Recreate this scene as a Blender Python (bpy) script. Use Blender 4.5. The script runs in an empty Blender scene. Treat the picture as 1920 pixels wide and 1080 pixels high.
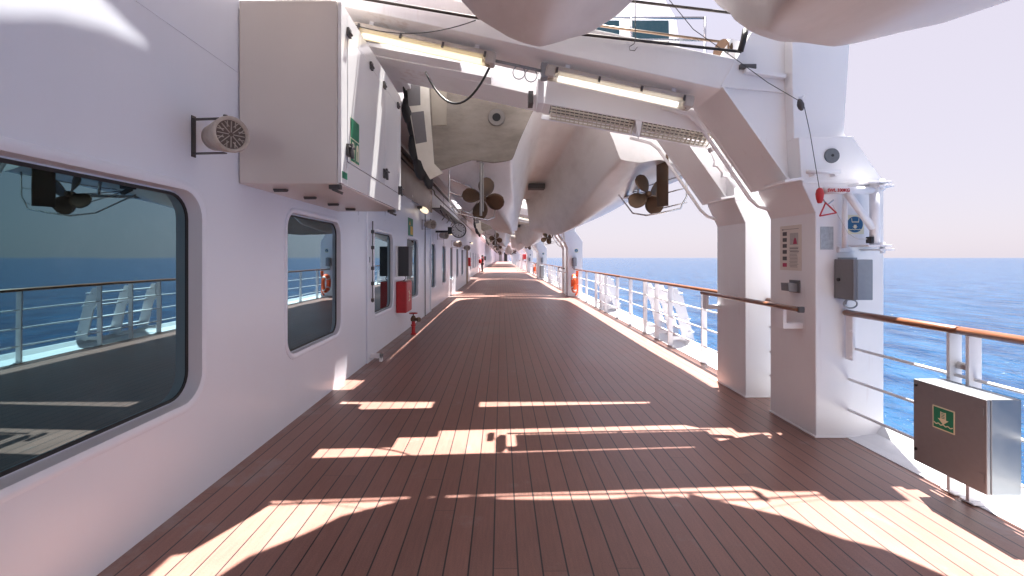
import bpy, bmesh, math, random
from mathutils import Vector, Matrix, noise
random.seed(7)
R = math.radians
sc = bpy.context.scene
COL = sc.collection
FPX = 853.33

# ------------------------------------------------------------------ helpers
def px(x, y, Y):
    return ((x - 940) / FPX * Y, Y, 1.5 - (y - 483) / FPX * Y)

def put(o, label=None, cat=None, group=None, kind=None):
    if label: o['label'] = label
    if cat: o['category'] = cat
    if group: o['group'] = group
    if kind: o['kind'] = kind
    return o

def wloc(o):
    v = Vector((0, 0, 0))
    while o:
        v += o.location
        o = o.parent
    return v

def thing(name, label, cat, loc=(0, 0, 0), group=None):
    o = bpy.data.objects.new(name, None)
    o.empty_display_size = 0.1
    COL.objects.link(o)
    o.location = loc
    return put(o, label, cat, group)

class MB:
    def __init__(self):
        self.bm = bmesh.new()
    def face(self, vs):
        try:
            return self.bm.faces.new(vs)
        except ValueError:
            return None
    def poly(self, pts):
        self.face([self.bm.verts.new(p) for p in pts]); return self
    def hexa(self, c):
        v = [self.bm.verts.new(p) for p in c]
        for f in ((0,3,2,1),(4,5,6,7),(0,1,5,4),(1,2,6,5),(2,3,7,6),(3,0,4,7)):
            self.face([v[i] for i in f])
        return self
    def box(self, x0, x1, y0, y1, z0, z1):
        return self.hexa([(x0,y0,z0),(x1,y0,z0),(x1,y1,z0),(x0,y1,z0),(x0,y0,z1),(x1,y0,z1),(x1,y1,z1),(x0,y1,z1)])
    def bar(self, a, b, w, h, up=(0, 0, 1)):
        a = Vector(a); b = Vector(b); d = (b - a).normalized(); u = Vector(up)
        s = d.cross(u).normalized(); u = s.cross(d).normalized()
        s *= w / 2; u *= h / 2
        return self.hexa([a-s-u, a+s-u, b+s-u, b-s-u, a-s+u, a+s+u, b+s+u, b-s+u])
    def prism(self, poly, axis, t0, t1):
        def P(p, t):
            if axis == 'y': return (p[0], t, p[1])
            if axis == 'x': return (t, p[0], p[1])
            return (p[0], p[1], t)
        A = [self.bm.verts.new(P(p, t0)) for p in poly]
        B = [self.bm.verts.new(P(p, t1)) for p in poly]
        n = len(poly)
        self.face(A[::-1]); self.face(B)
        for i in range(n):
            self.face([A[i], A[(i+1) % n], B[(i+1) % n], B[i]])
        return self
    def rings(self, rings, close=True, cap=True):
        V = [[self.bm.verts.new(p) for p in r] for r in rings]
        n = len(V[0])
        for i in range(len(V) - 1):
            for j in range(n if close else n - 1):
                k = (j + 1) % n
                self.face([V[i][j], V[i][k], V[i+1][k], V[i+1][j]])
        if cap:
            self.face(V[0][::-1]); self.face(V[-1])
        return self
    def tube(self, pts, r, n=10, cap=True):
        pts = [Vector(p) for p in pts]
        rs = r if isinstance(r, (list, tuple)) else [r] * len(pts)
        T = []
        for i in range(len(pts)):
            a = pts[max(i-1, 0)]; b = pts[min(i+1, len(pts)-1)]
            T.append((b - a).normalized())
        ref = Vector((0, 0, 1)) if abs(T[0].z) < .9 else Vector((1, 0, 0))
        u = T[0].cross(ref).normalized()
        out = []
        for i, p in enumerate(pts):
            u = (u - T[i] * u.dot(T[i])).normalized()
            v = T[i].cross(u)
            out.append([p + (u * math.cos(2*math.pi*k/n) + v * math.sin(2*math.pi*k/n)) * rs[i] for k in range(n)])
        return self.rings(out, True, cap)
    def lathe(self, prof, org, axis, n=20, cap=True):
        ax = Vector(axis).normalized(); org = Vector(org)
        ref = Vector((0, 0, 1)) if abs(ax.z) < .9 else Vector((1, 0, 0))
        u = ax.cross(ref).normalized(); v = ax.cross(u)
        return self.rings([[org + ax*t + (u*math.cos(2*math.pi*k/n) + v*math.sin(2*math.pi*k/n))*max(r, 1e-4) for k in range(n)] for r, t in prof], True, cap)
    def build(self, name, m, parent=None, smooth=False, bevel=0, seg=2, origin=None, world=True):
        bmesh.ops.recalc_face_normals(self.bm, faces=self.bm.faces)
        if parent is not None:
            org = wloc(parent) if world else Vector((0, 0, 0))
        elif origin is not None:
            org = Vector(origin)
        else:
            xs = [v.co for v in self.bm.verts]
            org = Vector((sum(v.x for v in xs)/len(xs), sum(v.y for v in xs)/len(xs), min(v.z for v in xs)))
        if org.length > 0:
            bmesh.ops.translate(self.bm, verts=self.bm.verts, vec=-org)
        me = bpy.data.meshes.new(name)
        self.bm.to_mesh(me); self.bm.free()
        if smooth:
            for p in me.polygons: p.use_smooth = True
        me.materials.append(m)
        o = bpy.data.objects.new(name, me)
        COL.objects.link(o)
        if parent is not None:
            o.parent = parent
        else:
            o.location = org
        if bevel:
            b = o.modifiers.new('bevel', 'BEVEL'); b.width = bevel; b.segments = seg; b.limit_method = 'ANGLE'; b.angle_limit = R(35)
            b.harden_normals = False
        return o

def copy_tree(o, parent=None, off=(0, 0, 0)):
    c = o.copy(); COL.objects.link(c)
    if parent is not None: c.parent = parent
    c.location = o.location + Vector(off)
    for ch in o.children: copy_tree(ch, c)
    return c

def dup(o, off, label=None, group=None):
    kids = list(o.children)
    c = o.copy(); COL.objects.link(c); c.location = o.location + Vector(off)
    for ch in kids: copy_tree(ch, c)
    return put(c, label, None, group)

def text_mesh(name, body, size, mat, parent, origin, right, up, extrude=.002, align='CENTER', spacing=1.0, bold=0.0):
    cu = bpy.data.curves.new(name, 'FONT'); cu.body = body; cu.offset = bold; cu.size = size; cu.extrude = extrude
    cu.align_x = align; cu.align_y = 'CENTER'; cu.space_character = spacing
    t = bpy.data.objects.new(name, cu); COL.objects.link(t)
    dg = bpy.context.evaluated_depsgraph_get()
    me = bpy.data.meshes.new_from_object(t.evaluated_get(dg))
    bpy.data.objects.remove(t)
    r = Vector(right).normalized(); u = Vector(up).normalized(); n = r.cross(u)
    o0 = Vector(origin) - wloc(parent)
    for v in me.vertices:
        v.co = o0 + r*v.co.x + u*v.co.y + n*v.co.z
    me.materials.clear(); me.materials.append(mat)
    o = bpy.data.objects.new(name, me); COL.objects.link(o); o.parent = parent
    return o

# ------------------------------------------------------------------ materials
def new_mat(name):
    m = bpy.data.materials.new(name); m.use_nodes = True
    nt = m.node_tree; b = nt.nodes['Principled BSDF']
    return m, nt, b

def mat(name, col,  rough=.4, metal=0., var=.06, scale=6., bump=.0, bscale=40., spec=.5, stretch=(1, 1, 1), rust=0., dirt=None, dirt_amt=0., dlo=.48, dhi=.75, dscale=2., coat=0.):
    m, nt, b = new_mat(name)
    N = nt.nodes; L = nt.links
    tc = N.new('ShaderNodeTexCoord'); mp = N.new('ShaderNodeMapping'); mp.inputs['Scale'].default_value = stretch
    L.new(tc.outputs['Object'], mp.inputs[0])
    n1 = N.new('ShaderNodeTexNoise'); n1.inputs['Scale'].default_value = scale; n1.inputs['Detail'].default_value = 6
    L.new(mp.outputs[0], n1.inputs['Vector'])
    hs = N.new('ShaderNodeMix'); hs.data_type = 'RGBA'
    hs.inputs[6].default_value = tuple(c*(1-var) for c in col) + (1,)
    hs.inputs[7].default_value = tuple(min(1, c*(1+var)) for c in col) + (1,)
    L.new(n1.outputs['Fac'], hs.inputs[0])
    out = hs.outputs[2]
    if dirt is not None:
        n2 = N.new('ShaderNodeTexNoise'); n2.inputs['Scale'].default_value = dscale; n2.inputs['Detail'].default_value = 8; n2.inputs['Roughness'].default_value = .65
        L.new(mp.outputs[0], n2.inputs['Vector'])
        cr = N.new('ShaderNodeMapRange'); cr.inputs[1].default_value = dlo; cr.inputs[2].default_value = dhi; cr.inputs[3].default_value = 0; cr.inputs[4].default_value = dirt_amt
        L.new(n2.outputs['Fac'], cr.inputs[0])
        mx = N.new('ShaderNodeMix'); mx.data_type = 'RGBA'; mx.inputs[7].default_value = tuple(dirt) + (1,)
        L.new(cr.outputs[0], mx.inputs[0]); L.new(out, mx.inputs[6]); out = mx.outputs[2]
    if rust:
        m4 = N.new('ShaderNodeMapping'); m4.inputs['Scale'].default_value = (11, 11, .8); L.new(tc.outputs['Object'], m4.inputs[0])
        n4 = N.new('ShaderNodeTexNoise'); n4.inputs['Scale'].default_value = 1; n4.inputs['Detail'].default_value = 5; n4.inputs['Roughness'].default_value = .6; L.new(m4.outputs[0], n4.inputs['Vector'])
        n5 = N.new('ShaderNodeTexNoise'); n5.inputs['Scale'].default_value = .9; n5.inputs['Detail'].default_value = 3; L.new(tc.outputs['Object'], n5.inputs['Vector'])
        ml = N.new('ShaderNodeMath'); ml.operation = 'MULTIPLY'; L.new(n4.outputs['Fac'], ml.inputs[0]); L.new(n5.outputs['Fac'], ml.inputs[1])
        r4 = N.new('ShaderNodeMapRange'); r4.inputs[1].default_value = .335; r4.inputs[2].default_value = .44; r4.inputs[4].default_value = rust; L.new(ml.outputs[0], r4.inputs[0])
        m5 = N.new('ShaderNodeMix'); m5.data_type = 'RGBA'; m5.inputs[7].default_value = (.36, .20, .11, 1); L.new(r4.outputs[0], m5.inputs[0]); L.new(out, m5.inputs[6]); out = m5.outputs[2]
    L.new(out, b.inputs['Base Color'])
    b.inputs['Roughness'].default_value = rough; b.inputs['Metallic'].default_value = metal
    b.inputs['Specular IOR Level'].default_value = spec; b.inputs['Coat Weight'].default_value = coat
    mr = N.new('ShaderNodeMapRange'); mr.inputs[3].default_value = max(.02, rough*.75); mr.inputs[4].default_value = min(1, rough*1.25)
    L.new(n1.outputs['Fac'], mr.inputs[0]); L.new(mr.outputs[0], b.inputs['Roughness'])
    if bump:
        n3 = N.new('ShaderNodeTexNoise'); n3.inputs['Scale'].default_value = bscale; n3.inputs['Detail'].default_value = 3
        L.new(tc.outputs['Object'], n3.inputs['Vector'])
        bp = N.new('ShaderNodeBump'); bp.inputs['Strength'].default_value = bump; bp.inputs['Distance'].default_value = .01
        L.new(n3.outputs['Fac'], bp.inputs['Height']); L.new(bp.outputs[0], b.inputs['Normal'])
    return m

WHITE = mat('white ship paint', (.84, .83, .84), .32, var=.03, scale=2.5, bump=.12, bscale=3., dirt=(.55, .50, .46), dirt_amt=.12, dscale=1.3, stretch=(1, 1, .35))
WALLW = mat('white wall paint', (.775, .81, .885), .30, var=.02, scale=1.5, bump=.32, bscale=1.1, dirt=(.56, .53, .52), dirt_amt=.10, dscale=1.1, stretch=(1, 1, .3))
DAVIT = mat('davit paint', (.83, .82, .825), .38, rust=.28, var=.03, scale=3., bump=.1, bscale=5., dirt=(.50, .42, .36), dirt_amt=.16, dscale=1.6, stretch=(1, 1, .3))
GEL = mat('hull gelcoat', (.80, .78, .75), .38, var=.05, scale=1.2, bump=.2, bscale=1.6, stretch=(1.6, .5, 1.6), dirt=(.42, .37, .32), dirt_amt=.42, dscale=1.3, dlo=.46)
TRANS = mat('weathered transom', (.27, .235, .195), .5, var=.2, scale=4, bump=.1, bscale=20, dirt=(.12, .095, .07), dirt_amt=.85, dscale=1.7, dlo=.42, dhi=.68, stretch=(.6, 1, 1.6))
CREAM = mat('cream boarding plate', (.62, .58, .50), .5, var=.08, scale=5, dirt=(.4, .34, .26), dirt_amt=.4, dscale=4)
ANTISLIP = mat('grey antislip pad', (.16, .15, .15), .8, var=.15, scale=30)
BRONZE = mat('weathered bronze', (.115, .07, .043), .42, metal=.55, var=.3, scale=9, bump=.15, bscale=30, dirt=(.10, .075, .05), dirt_amt=.7, dscale=5)
DKMETAL = mat('dark steel', (.09, .085, .085), .5, metal=.4, var=.15)
STEEL = mat('brushed stainless steel', (.30, .30, .305), .45, metal=.75, var=.10, scale=30, bump=.05, bscale=200)
BOXGREY = mat('grey enclosure', (.30, .32, .34), .45, metal=.35, var=.10, scale=40)
CHROME = mat('polished rod', (.6, .58, .56), .25, metal=1., var=.08)
RODG = mat('weathered rod', (.33, .31, .29), .4, metal=.9, var=.15)
RUBBER = mat('black rubber', (.018, .017, .018), .6, var=.2)
BLACK = mat('black plastic', (.012, .012, .013), .45, var=.2)
WIRE = mat('greased wire rope', (.05, .04, .035), .6, metal=.3, var=.2, scale=60)
RED = mat('red paint', (.50, .025, .03), .38, var=.12, scale=8, dirt=(.2, .02, .02), dirt_amt=.4, dscale=6)
ORANGE = mat('lifebuoy orange', (.85, .13, .03), .5, var=.08)
GREEN = mat('sign green', (.01, .20, .10), .45, var=.08, scale=20)
BLUE = mat('sign blue', (.012, .115, .25), .45, var=.08, scale=20)
LUMI = mat('photoluminescent cream', (.78, .74, .52), .5, var=.05, scale=10)
PAPER = mat('faded poster paper', (.70, .64, .58), .6, var=.05, scale=6, dirt=(.55, .46, .38), dirt_amt=.3, dscale=8)
SIGNW = mat('sign white', (.78, .78, .76), .5, var=.03)
PINKP = mat('poster red print', (.45, .06, .12), .6, var=.2, scale=30)
PHOTO = mat('poster photo print', (.10, .09, .09), .6, var=.6, scale=90)
HORN = mat('beige horn plastic', (.52, .45, .38), .5, var=.10, scale=6, dirt=(.25, .18, .12), dirt_amt=.6, dscale=9)
HORND = mat('brown grille', (.14, .10, .08), .6, var=.2)
YELLOW = mat('hazard yellow', (.70, .42, .03), .5, var=.15, scale=12)
TAN = mat('tan panel', (.50, .38, .30), .5, var=.06)
CABLEW = mat('white cable', (.7, .68, .66), .5, var=.05)
SHADEWALL = mat('brown wall shade', (.22, .17, .155), .25, var=.12, scale=3, dirt=(.32, .26, .22), dirt_amt=.4, dscale=1.5)  # shade under the platform put into a dark brown

def wood_mat():
    m, nt, b = new_mat('varnished teak handrail'); N = nt.nodes; L = nt.links
    tc = N.new('ShaderNodeTexCoord'); mp = N.new('ShaderNodeMapping'); mp.inputs['Scale'].default_value = (30, 1.2, 30)
    L.new(tc.outputs['Object'], mp.inputs[0])
    n = N.new('ShaderNodeTexNoise'); n.inputs['Scale'].default_value = 3; n.inputs['Detail'].default_value = 8
    L.new(mp.outputs[0], n.inputs['Vector'])
    r = N.new('ShaderNodeValToRGB'); r.color_ramp.elements[0].position = .3; r.color_ramp.elements[0].color = (.10, .035, .015, 1)
    r.color_ramp.elements[1].position = .75; r.color_ramp.elements[1].color = (.30, .115, .05, 1)
    L.new(n.outputs['Fac'], r.inputs[0]); L.new(r.outputs[0], b.inputs['Base Color'])
    b.inputs['Roughness'].default_value = .3; b.inputs['Coat Weight'].default_value = .4; b.inputs['Coat Roughness'].default_value = .15
    return m
WOOD = wood_mat()

def deck_mat():
    m, nt, b = new_mat('composite deck planks'); N = nt.nodes; L = nt.links
    tc = N.new('ShaderNodeTexCoord'); sx = N.new('ShaderNodeSeparateXYZ'); L.new(tc.outputs['Object'], sx.inputs[0])
    def math_(op, a, bv=None, c=None):
        n = N.new('ShaderNodeMath'); n.operation = op
        for i, v in enumerate((a, bv, c)):
            if v is None: continue
            if isinstance(v, (int, float)): n.inputs[i].default_value = v
            else: L.new(v, n.inputs[i])
        return n.outputs[0]
    P = .119
    xs = math_('DIVIDE', math_('ADD', sx.outputs['X'], 20.0 + .031), P)
    fr = math_('FRACT', xs); idx = math_('FLOOR', xs)
    d = math_('MULTIPLY', math_('MINIMUM', fr, math_('SUBTRACT', 1.0, fr)), P)      # metres to nearest seam
    seam = math_('LESS_THAN', d, .0040)
    # butt joints, staggered per plank
    wn = N.new('ShaderNodeTexWhiteNoise'); wn.noise_dimensions = '1D'; L.new(idx, wn.inputs['W'])
    yy = math_('ADD', math_('DIVIDE', sx.outputs['Y'], 3.6), math_('MULTIPLY', wn.outputs['Value'], 7.0))
    fy = math_('FRACT', yy)
    joint = math_('LESS_THAN', math_('MULTIPLY', fy, 3.6), .004)
    line = math_('MAXIMUM', seam, math_('MULTIPLY', joint, .5))
    cell = math_('ADD', math_('MULTIPLY', idx, 17.3), math_('FLOOR', yy))
    wn2 = N.new('ShaderNodeTexWhiteNoise'); wn2.noise_dimensions = '1D'; L.new(cell, wn2.inputs['W'])
    # grain
    mp = N.new('ShaderNodeMapping'); mp.inputs['Scale'].default_value = (60, 5, 1); L.new(tc.outputs['Object'], mp.inputs[0])
    g = N.new('ShaderNodeTexNoise'); g.inputs['Scale'].default_value = 1.0; g.inputs['Detail'].default_value = 6; L.new(mp.outputs[0], g.inputs['Vector'])
    sp = N.new('ShaderNodeTexNoise'); sp.inputs['Scale'].default_value = 160; sp.inputs['Detail'].default_value = 2; L.new(tc.outputs['Object'], sp.inputs['Vector'])
    big = N.new('ShaderNodeTexNoise'); big.inputs['Scale'].default_value = .9; big.inputs['Detail'].default_value = 7; big.inputs['Roughness'].default_value = .65; L.new(tc.outputs['Object'], big.inputs['Vector'])
    v = math_('ADD', math_('MULTIPLY', math_('SUBTRACT', g.outputs['Fac'], .5), .45), 1.0)
    v = math_('ADD', v, math_('MULTIPLY', math_('SUBTRACT', wn2.outputs['Value'], .5), .13))
    v = math_('ADD', v, math_('MULTIPLY', math_('SUBTRACT', big.outputs['Fac'], .5), .7))
    v = math_('ADD', v, math_('MULTIPLY', math_('SUBTRACT', sp.outputs['Fac'], .5), .7))
    base = N.new('ShaderNodeMix'); base.data_type = 'RGBA'; base.blend_type = 'MULTIPLY'; base.inputs[0].default_value = 1
    base.inputs[6].default_value = (DECK[0], DECK[1], DECK[2], 1)
    cmb = N.new('ShaderNodeCombineColor'); 
    for i in range(3): L.new(v, cmb.inputs[i])
    L.new(cmb.outputs[0], base.inputs[7])
    # pale wear: dried salt in patches, mostly near the wall
    w = N.new('ShaderNodeTexNoise'); w.inputs['Scale'].default_value = 2.6; w.inputs['Detail'].default_value = 9; w.inputs['Roughness'].default_value = .7; L.new(tc.outputs['Object'], w.inputs['Vector'])
    near = N.new('ShaderNodeMapRange'); near.inputs[1].default_value = -1.45; near.inputs[2].default_value = -1.95; near.inputs[3].default_value = 0; near.inputs[4].default_value = .17
    L.new(sx.outputs['X'], near.inputs[0])
    wm = N.new('ShaderNodeMapRange'); wm.inputs[1].default_value = .60; wm.inputs[2].default_value = .72; wm.inputs[4].default_value = .55
    L.new(math_('ADD', w.outputs['Fac'], near.outputs[0]), wm.inputs[0])
    wear = N.new('ShaderNodeMix'); wear.data_type = 'RGBA'; wear.inputs[7].default_value = (.30, .24, .22, 1)
    L.new(wm.outputs[0], wear.inputs[0]); L.new(base.outputs[2], wear.inputs[6])
    fin = N.new('ShaderNodeMix'); fin.data_type = 'RGBA'; fin.inputs[7].default_value = (.012, .011, .012, 1)
    L.new(line, fin.inputs[0]); L.new(wear.outputs[2], fin.inputs[6])
    L.new(fin.outputs[2], b.inputs['Base Color'])
    rr = N.new('ShaderNodeMapRange'); rr.inputs[3].default_value = .28; rr.inputs[4].default_value = .5; L.new(big.outputs['Fac'], rr.inputs[0])
    L.new(rr.outputs[0], b.inputs['Roughness'])
    b.inputs['Specular IOR Level'].default_value = .75
    hgt = math_('SUBTRACT', math_('ADD', math_('MULTIPLY', g.outputs['Fac'], .25), math_('MULTIPLY', sp.outputs['Fac'], .2)), line)
    bp = N.new('ShaderNodeBump'); bp.inputs['Strength'].default_value = .35; bp.inputs['Distance'].default_value = .003
    L.new(hgt, bp.inputs['Height']); L.new(bp.outputs[0], b.inputs['Normal'])
    return m
DECK = (.255, .124, .094)

def glass_mat():
    m, nt, b = new_mat('tinted reflective window glass'); N = nt.nodes; L = nt.links
    b.inputs['Base Color'].default_value = (.006, .009, .012, 1); b.inputs['Roughness'].default_value = .35
    gl = N.new('ShaderNodeBsdfGlossy'); gl.inputs['Roughness'].default_value = .012
    tc = N.new('ShaderNodeTexCoord'); wv = N.new('ShaderNodeTexNoise'); wv.inputs['Scale'].default_value = 1.7; L.new(tc.outputs['Object'], wv.inputs['Vector'])
    bp = N.new('ShaderNodeBump'); bp.inputs['Strength'].default_value = .03; bp.inputs['Distance'].default_value = .02; L.new(wv.outputs['Fac'], bp.inputs['Height']); L.new(bp.outputs[0], gl.inputs['Normal'])
    sm = N.new('ShaderNodeTexNoise'); sm.inputs['Scale'].default_value = 4; sm.inputs['Detail'].default_value = 8; sm.inputs['Roughness'].default_value = .7; L.new(tc.outputs['Object'], sm.inputs['Vector'])
    rg = N.new('ShaderNodeMapRange'); rg.inputs[1].default_value = .45; rg.inputs[2].default_value = .75; rg.inputs[3].default_value = .008; rg.inputs[4].default_value = .03; L.new(sm.outputs['Fac'], rg.inputs[0]); L.new(rg.outputs[0], gl.inputs['Roughness'])
    sa = N.new('ShaderNodeMapRange'); sa.inputs[1].default_value = .5; sa.inputs[2].default_value = .8; sa.inputs[3].default_value = .004; sa.inputs[4].default_value = .03; L.new(sm.outputs['Fac'], sa.inputs[0])
    sc3 = N.new('ShaderNodeCombineColor'); [L.new(sa.outputs[0], sc3.inputs[i]) for i in range(3)]; L.new(sc3.outputs[0], b.inputs['Base Color'])
    lw = N.new('ShaderNodeLayerWeight'); lw.inputs['Blend'].default_value = .5
    cr = N.new('ShaderNodeValToRGB'); cr.color_ramp.elements[0].color = (.07, .145, .165, 1); cr.color_ramp.elements[0].position = .2
    cr.color_ramp.elements[1].color = (.36, .47, .52, 1); cr.color_ramp.elements[1].position = .95
    L.new(lw.outputs['Facing'], cr.inputs[0]); L.new(cr.outputs[0], gl.inputs['Color'])
    ad = N.new('ShaderNodeAddShader'); L.new(b.outputs[0], ad.inputs[0]); L.new(gl.outputs[0], ad.inputs[1])
    b.inputs['Specular IOR Level'].default_value = 0
    L.new(ad.outputs[0], N['Material Output'].inputs['Surface'])
    return m
GLASS = glass_mat()

def emit_mat(name, col, strength):
    m, nt, b = new_mat(name); b.inputs['Base Color'].default_value = (.8, .8, .75, 1)
    b.inputs['Emission Color'].default_value = tuple(col) + (1,); b.inputs['Emission Strength'].default_value = strength
    return m
TUBE = emit_mat('lit fluorescent tube', (1., .95, .88), .50)
TUBEW = emit_mat('lit fluorescent tube warm', (1., .9, .72), .48)
LAMPW = emit_mat('lit bulkhead lamp', (1., .78, .5), .25)

def clear_mat(name, col, d=(.62, .56, .45), tcol=(.7, .6, .42)):
    m, nt, b = new_mat(name); N = nt.nodes; L = nt.links
    tr = N.new('ShaderNodeBsdfTransparent'); tr.inputs['Color'].default_value = tuple(col) + (1,)
    df = N.new('ShaderNodeBsdfDiffuse'); df.inputs['Color'].default_value = tuple(d) + (1,)
    tl = N.new('ShaderNodeBsdfTranslucent'); tl.inputs['Color'].default_value = tuple(tcol) + (1,)
    gl = N.new('ShaderNodeBsdfGlossy'); gl.inputs['Roughness'].default_value = .15; gl.inputs['Color'].default_value = (.5, .5, .5, 1)
    m1 = N.new('ShaderNodeMixShader'); m1.inputs[0].default_value = .5; L.new(df.outputs[0], m1.inputs[1]); L.new(tl.outputs[0], m1.inputs[2])
    m2 = N.new('ShaderNodeMixShader'); m2.inputs[0].default_value = .42; L.new(tr.outputs[0], m2.inputs[1]); L.new(m1.outputs[0], m2.inputs[2])
    m3 = N.new('ShaderNodeMixShader'); m3.inputs[0].default_value = .08; L.new(m2.outputs[0], m3.inputs[1]); L.new(gl.outputs[0], m3.inputs[2])
    L.new(m3.outputs[0], N['Material Output'].inputs['Surface'])
    return m
CLEAR = clear_mat('yellowed lamp cover', (.95, .89, .74), (.62, .56, .46), (.7, .62, .47))
CLEARW = clear_mat('cloudy lamp cover', (.96, .93, .88), (.66, .62, .57), (.72, .68, .6))

def sea_mat():
    m, nt, b = new_mat('open sea'); N = nt.nodes; L = nt.links
    tc = N.new('ShaderNodeTexCoord')
    b.inputs['Roughness'].default_value = .10; b.inputs['IOR'].default_value = 1.333; b.inputs['Specular IOR Level'].default_value = .12
    prev = None
    for sc_, dist, st, rot in ((.02, 9.0, .6, .25), (.10, 4.2, 1., .45), (.34, 1.8, 1., -.3), (1.1, .6, 1., .8)):
        mp = N.new('ShaderNodeMapping'); mp.inputs['Scale'].default_value = (1, .55, 1); mp.inputs['Rotation'].default_value = (0, 0, rot)
        L.new(tc.outputs['Object'], mp.inputs[0])
        n = N.new('ShaderNodeTexNoise'); n.inputs['Scale'].default_value = sc_; n.inputs['Detail'].default_value = 5; n.inputs['Roughness'].default_value = .55; n.inputs['Distortion'].default_value = .4
        L.new(mp.outputs[0], n.inputs['Vector'])
        bp = N.new('ShaderNodeBump'); bp.inputs['Strength'].default_value = st; bp.inputs['Distance'].default_value = dist
        L.new(n.outputs['Fac'], bp.inputs['Height'])
        if prev: L.new(prev.outputs[0], bp.inputs['Normal'])
        prev = bp
    L.new(prev.outputs[0], b.inputs['Normal'])
    # wake foam close to the hull
    sx = N.new('ShaderNodeSeparateXYZ'); L.new(tc.outputs['Object'], sx.inputs[0])
    mp = N.new('ShaderNodeMapping'); mp.inputs['Scale'].default_value = (1.0, .35, 1); L.new(tc.outputs['Object'], mp.inputs[0])
    f = N.new('ShaderNodeTexNoise'); f.inputs['Scale'].default_value = .16; f.inputs['Detail'].default_value = 10; f.inputs['Roughness'].default_value = .72; L.new(mp.outputs[0], f.inputs['Vector'])
    near = N.new('ShaderNodeMapRange'); near.inputs[1].default_value = 70; near.inputs[2].default_value = 18; near.inputs[3].default_value = -.10; near.inputs[4].default_value = .07
    L.new(sx.outputs['X'], near.inputs[0])
    ad = N.new('ShaderNodeMath'); L.new(f.outputs['Fac'], ad.inputs[0]); L.new(near.outputs[0], ad.inputs[1])
    fm = N.new('ShaderNodeMapRange'); fm.inputs[1].default_value = .63; fm.inputs[2].default_value = .71; L.new(ad.outputs[0], fm.inputs[0])
    # colour patches
    c = N.new('ShaderNodeTexNoise'); c.inputs['Scale'].default_value = .11; c.inputs['Detail'].default_value = 8; c.inputs['Roughness'].default_value = .7; L.new(mp.outputs[0], c.inputs['Vector'])
    mx = N.new('ShaderNodeMix'); mx.data_type = 'RGBA'; mx.inputs[6].default_value = SEA0 + (1,); mx.inputs[7].default_value = SEA1 + (1,)
    cm = N.new('ShaderNodeMapRange'); cm.inputs[1].default_value = .36; cm.inputs[2].default_value = .64; L.new(c.outputs['Fac'], cm.inputs[0]); L.new(cm.outputs[0], mx.inputs[0])
    m2 = N.new('ShaderNodeMix'); m2.data_type = 'RGBA'; m2.inputs[7].default_value = (.75, .8, .82, 1); L.new(fm.outputs[0], m2.inputs[0]); L.new(mx.outputs[2], m2.inputs[6])
    L.new(m2.outputs[2], b.inputs['Base Color'])
    r = N.new('ShaderNodeMapRange'); r.inputs[3].default_value = .10; r.inputs[4].default_value = .7; L.new(fm.outputs[0], r.inputs[0]); L.new(r.outputs[0], b.inputs['Roughness'])
    return m
SEA0 = (.004, .026, .078); SEA1 = (.020, .082, .175)

# ------------------------------------------------------------------ camera, light, world
cam = bpy.data.objects.new('camera', bpy.data.cameras.new('camera')); COL.objects.link(cam)
cam.location = (0, 0, 1.5); cam.rotation_euler = (R(90), 0, 0)
cam.data.lens = 16.0; cam.data.sensor_width = 36; cam.data.shift_x = 20/1920; cam.data.shift_y = -57/1920
cam.data.clip_start = .05; cam.data.clip_end = 90000
sc.camera = cam
SD = Vector((.125, .30, 1.0)).normalized()
elev = math.asin(SD.z); azim = math.atan2(SD.x, SD.y)
sun = bpy.data.objects.new('sun', bpy.data.lights.new('sun', 'SUN')); COL.objects.link(sun)
sun.data.energy = 5.0; sun.data.angle = R(.53); sun.data.color = (1, .965, .925)
sun.rotation_euler = SD.to_track_quat('Z', 'Y').to_euler()
w = bpy.data.worlds.new('World'); sc.world = w; w.use_nodes = True
nt = w.node_tree; bg = nt.nodes['Background']
sky = nt.nodes.new('ShaderNodeTexSky'); sky.sky_type = 'NISHITA'; sky.sun_disc = False
sky.sun_elevation = elev; sky.sun_rotation = azim; sky.air_density = 1.0; sky.dust_density = 1.2; sky.ozone_density = 1.0
tint = nt.nodes.new('ShaderNodeMix'); tint.data_type = 'RGBA'; tint.blend_type = 'MULTIPLY'; tint.inputs[0].default_value = 1
tint.inputs[7].default_value = (1.0, .93, .98, 1)
veil = nt.nodes.new('ShaderNodeMix'); veil.data_type = 'RGBA'; veil.inputs[0].default_value = .88; veil.inputs[7].default_value = (2.30, 2.12, 2.38, 1)   # bright summer haze over the whole sky
# haze veil is densest towards the horizon, thinner overhead
wtc = nt.nodes.new('ShaderNodeTexCoord'); wsx = nt.nodes.new('ShaderNodeSeparateXYZ'); nt.links.new(wtc.outputs['Generated'], wsx.inputs[0])
wmr = nt.nodes.new('ShaderNodeMapRange'); wmr.inputs[1].default_value = .35; wmr.inputs[2].default_value = .95; wmr.inputs[3].default_value = .93; wmr.inputs[4].default_value = .55
nt.links.new(wsx.outputs['Z'], wmr.inputs[0]); nt.links.new(wmr.outputs[0], veil.inputs[0])
nt.links.new(sky.outputs[0], tint.inputs[6]); nt.links.new(tint.outputs[2], veil.inputs[6]); nt.links.new(veil.outputs[2], bg.inputs['Color'])
bg.inputs['Strength'].default_value = .068
sc.view_settings.view_transform = 'Standard'; sc.view_settings.look = 'None'
sc.view_settings.exposure = 2.35; sc.view_settings.gamma = 1
sc.cycles.max_bounces = 10; sc.cycles.diffuse_bounces = 6; sc.cycles.caustics_reflective = False; sc.cycles.caustics_refractive = False
sc.cycles.use_denoising = True

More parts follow.
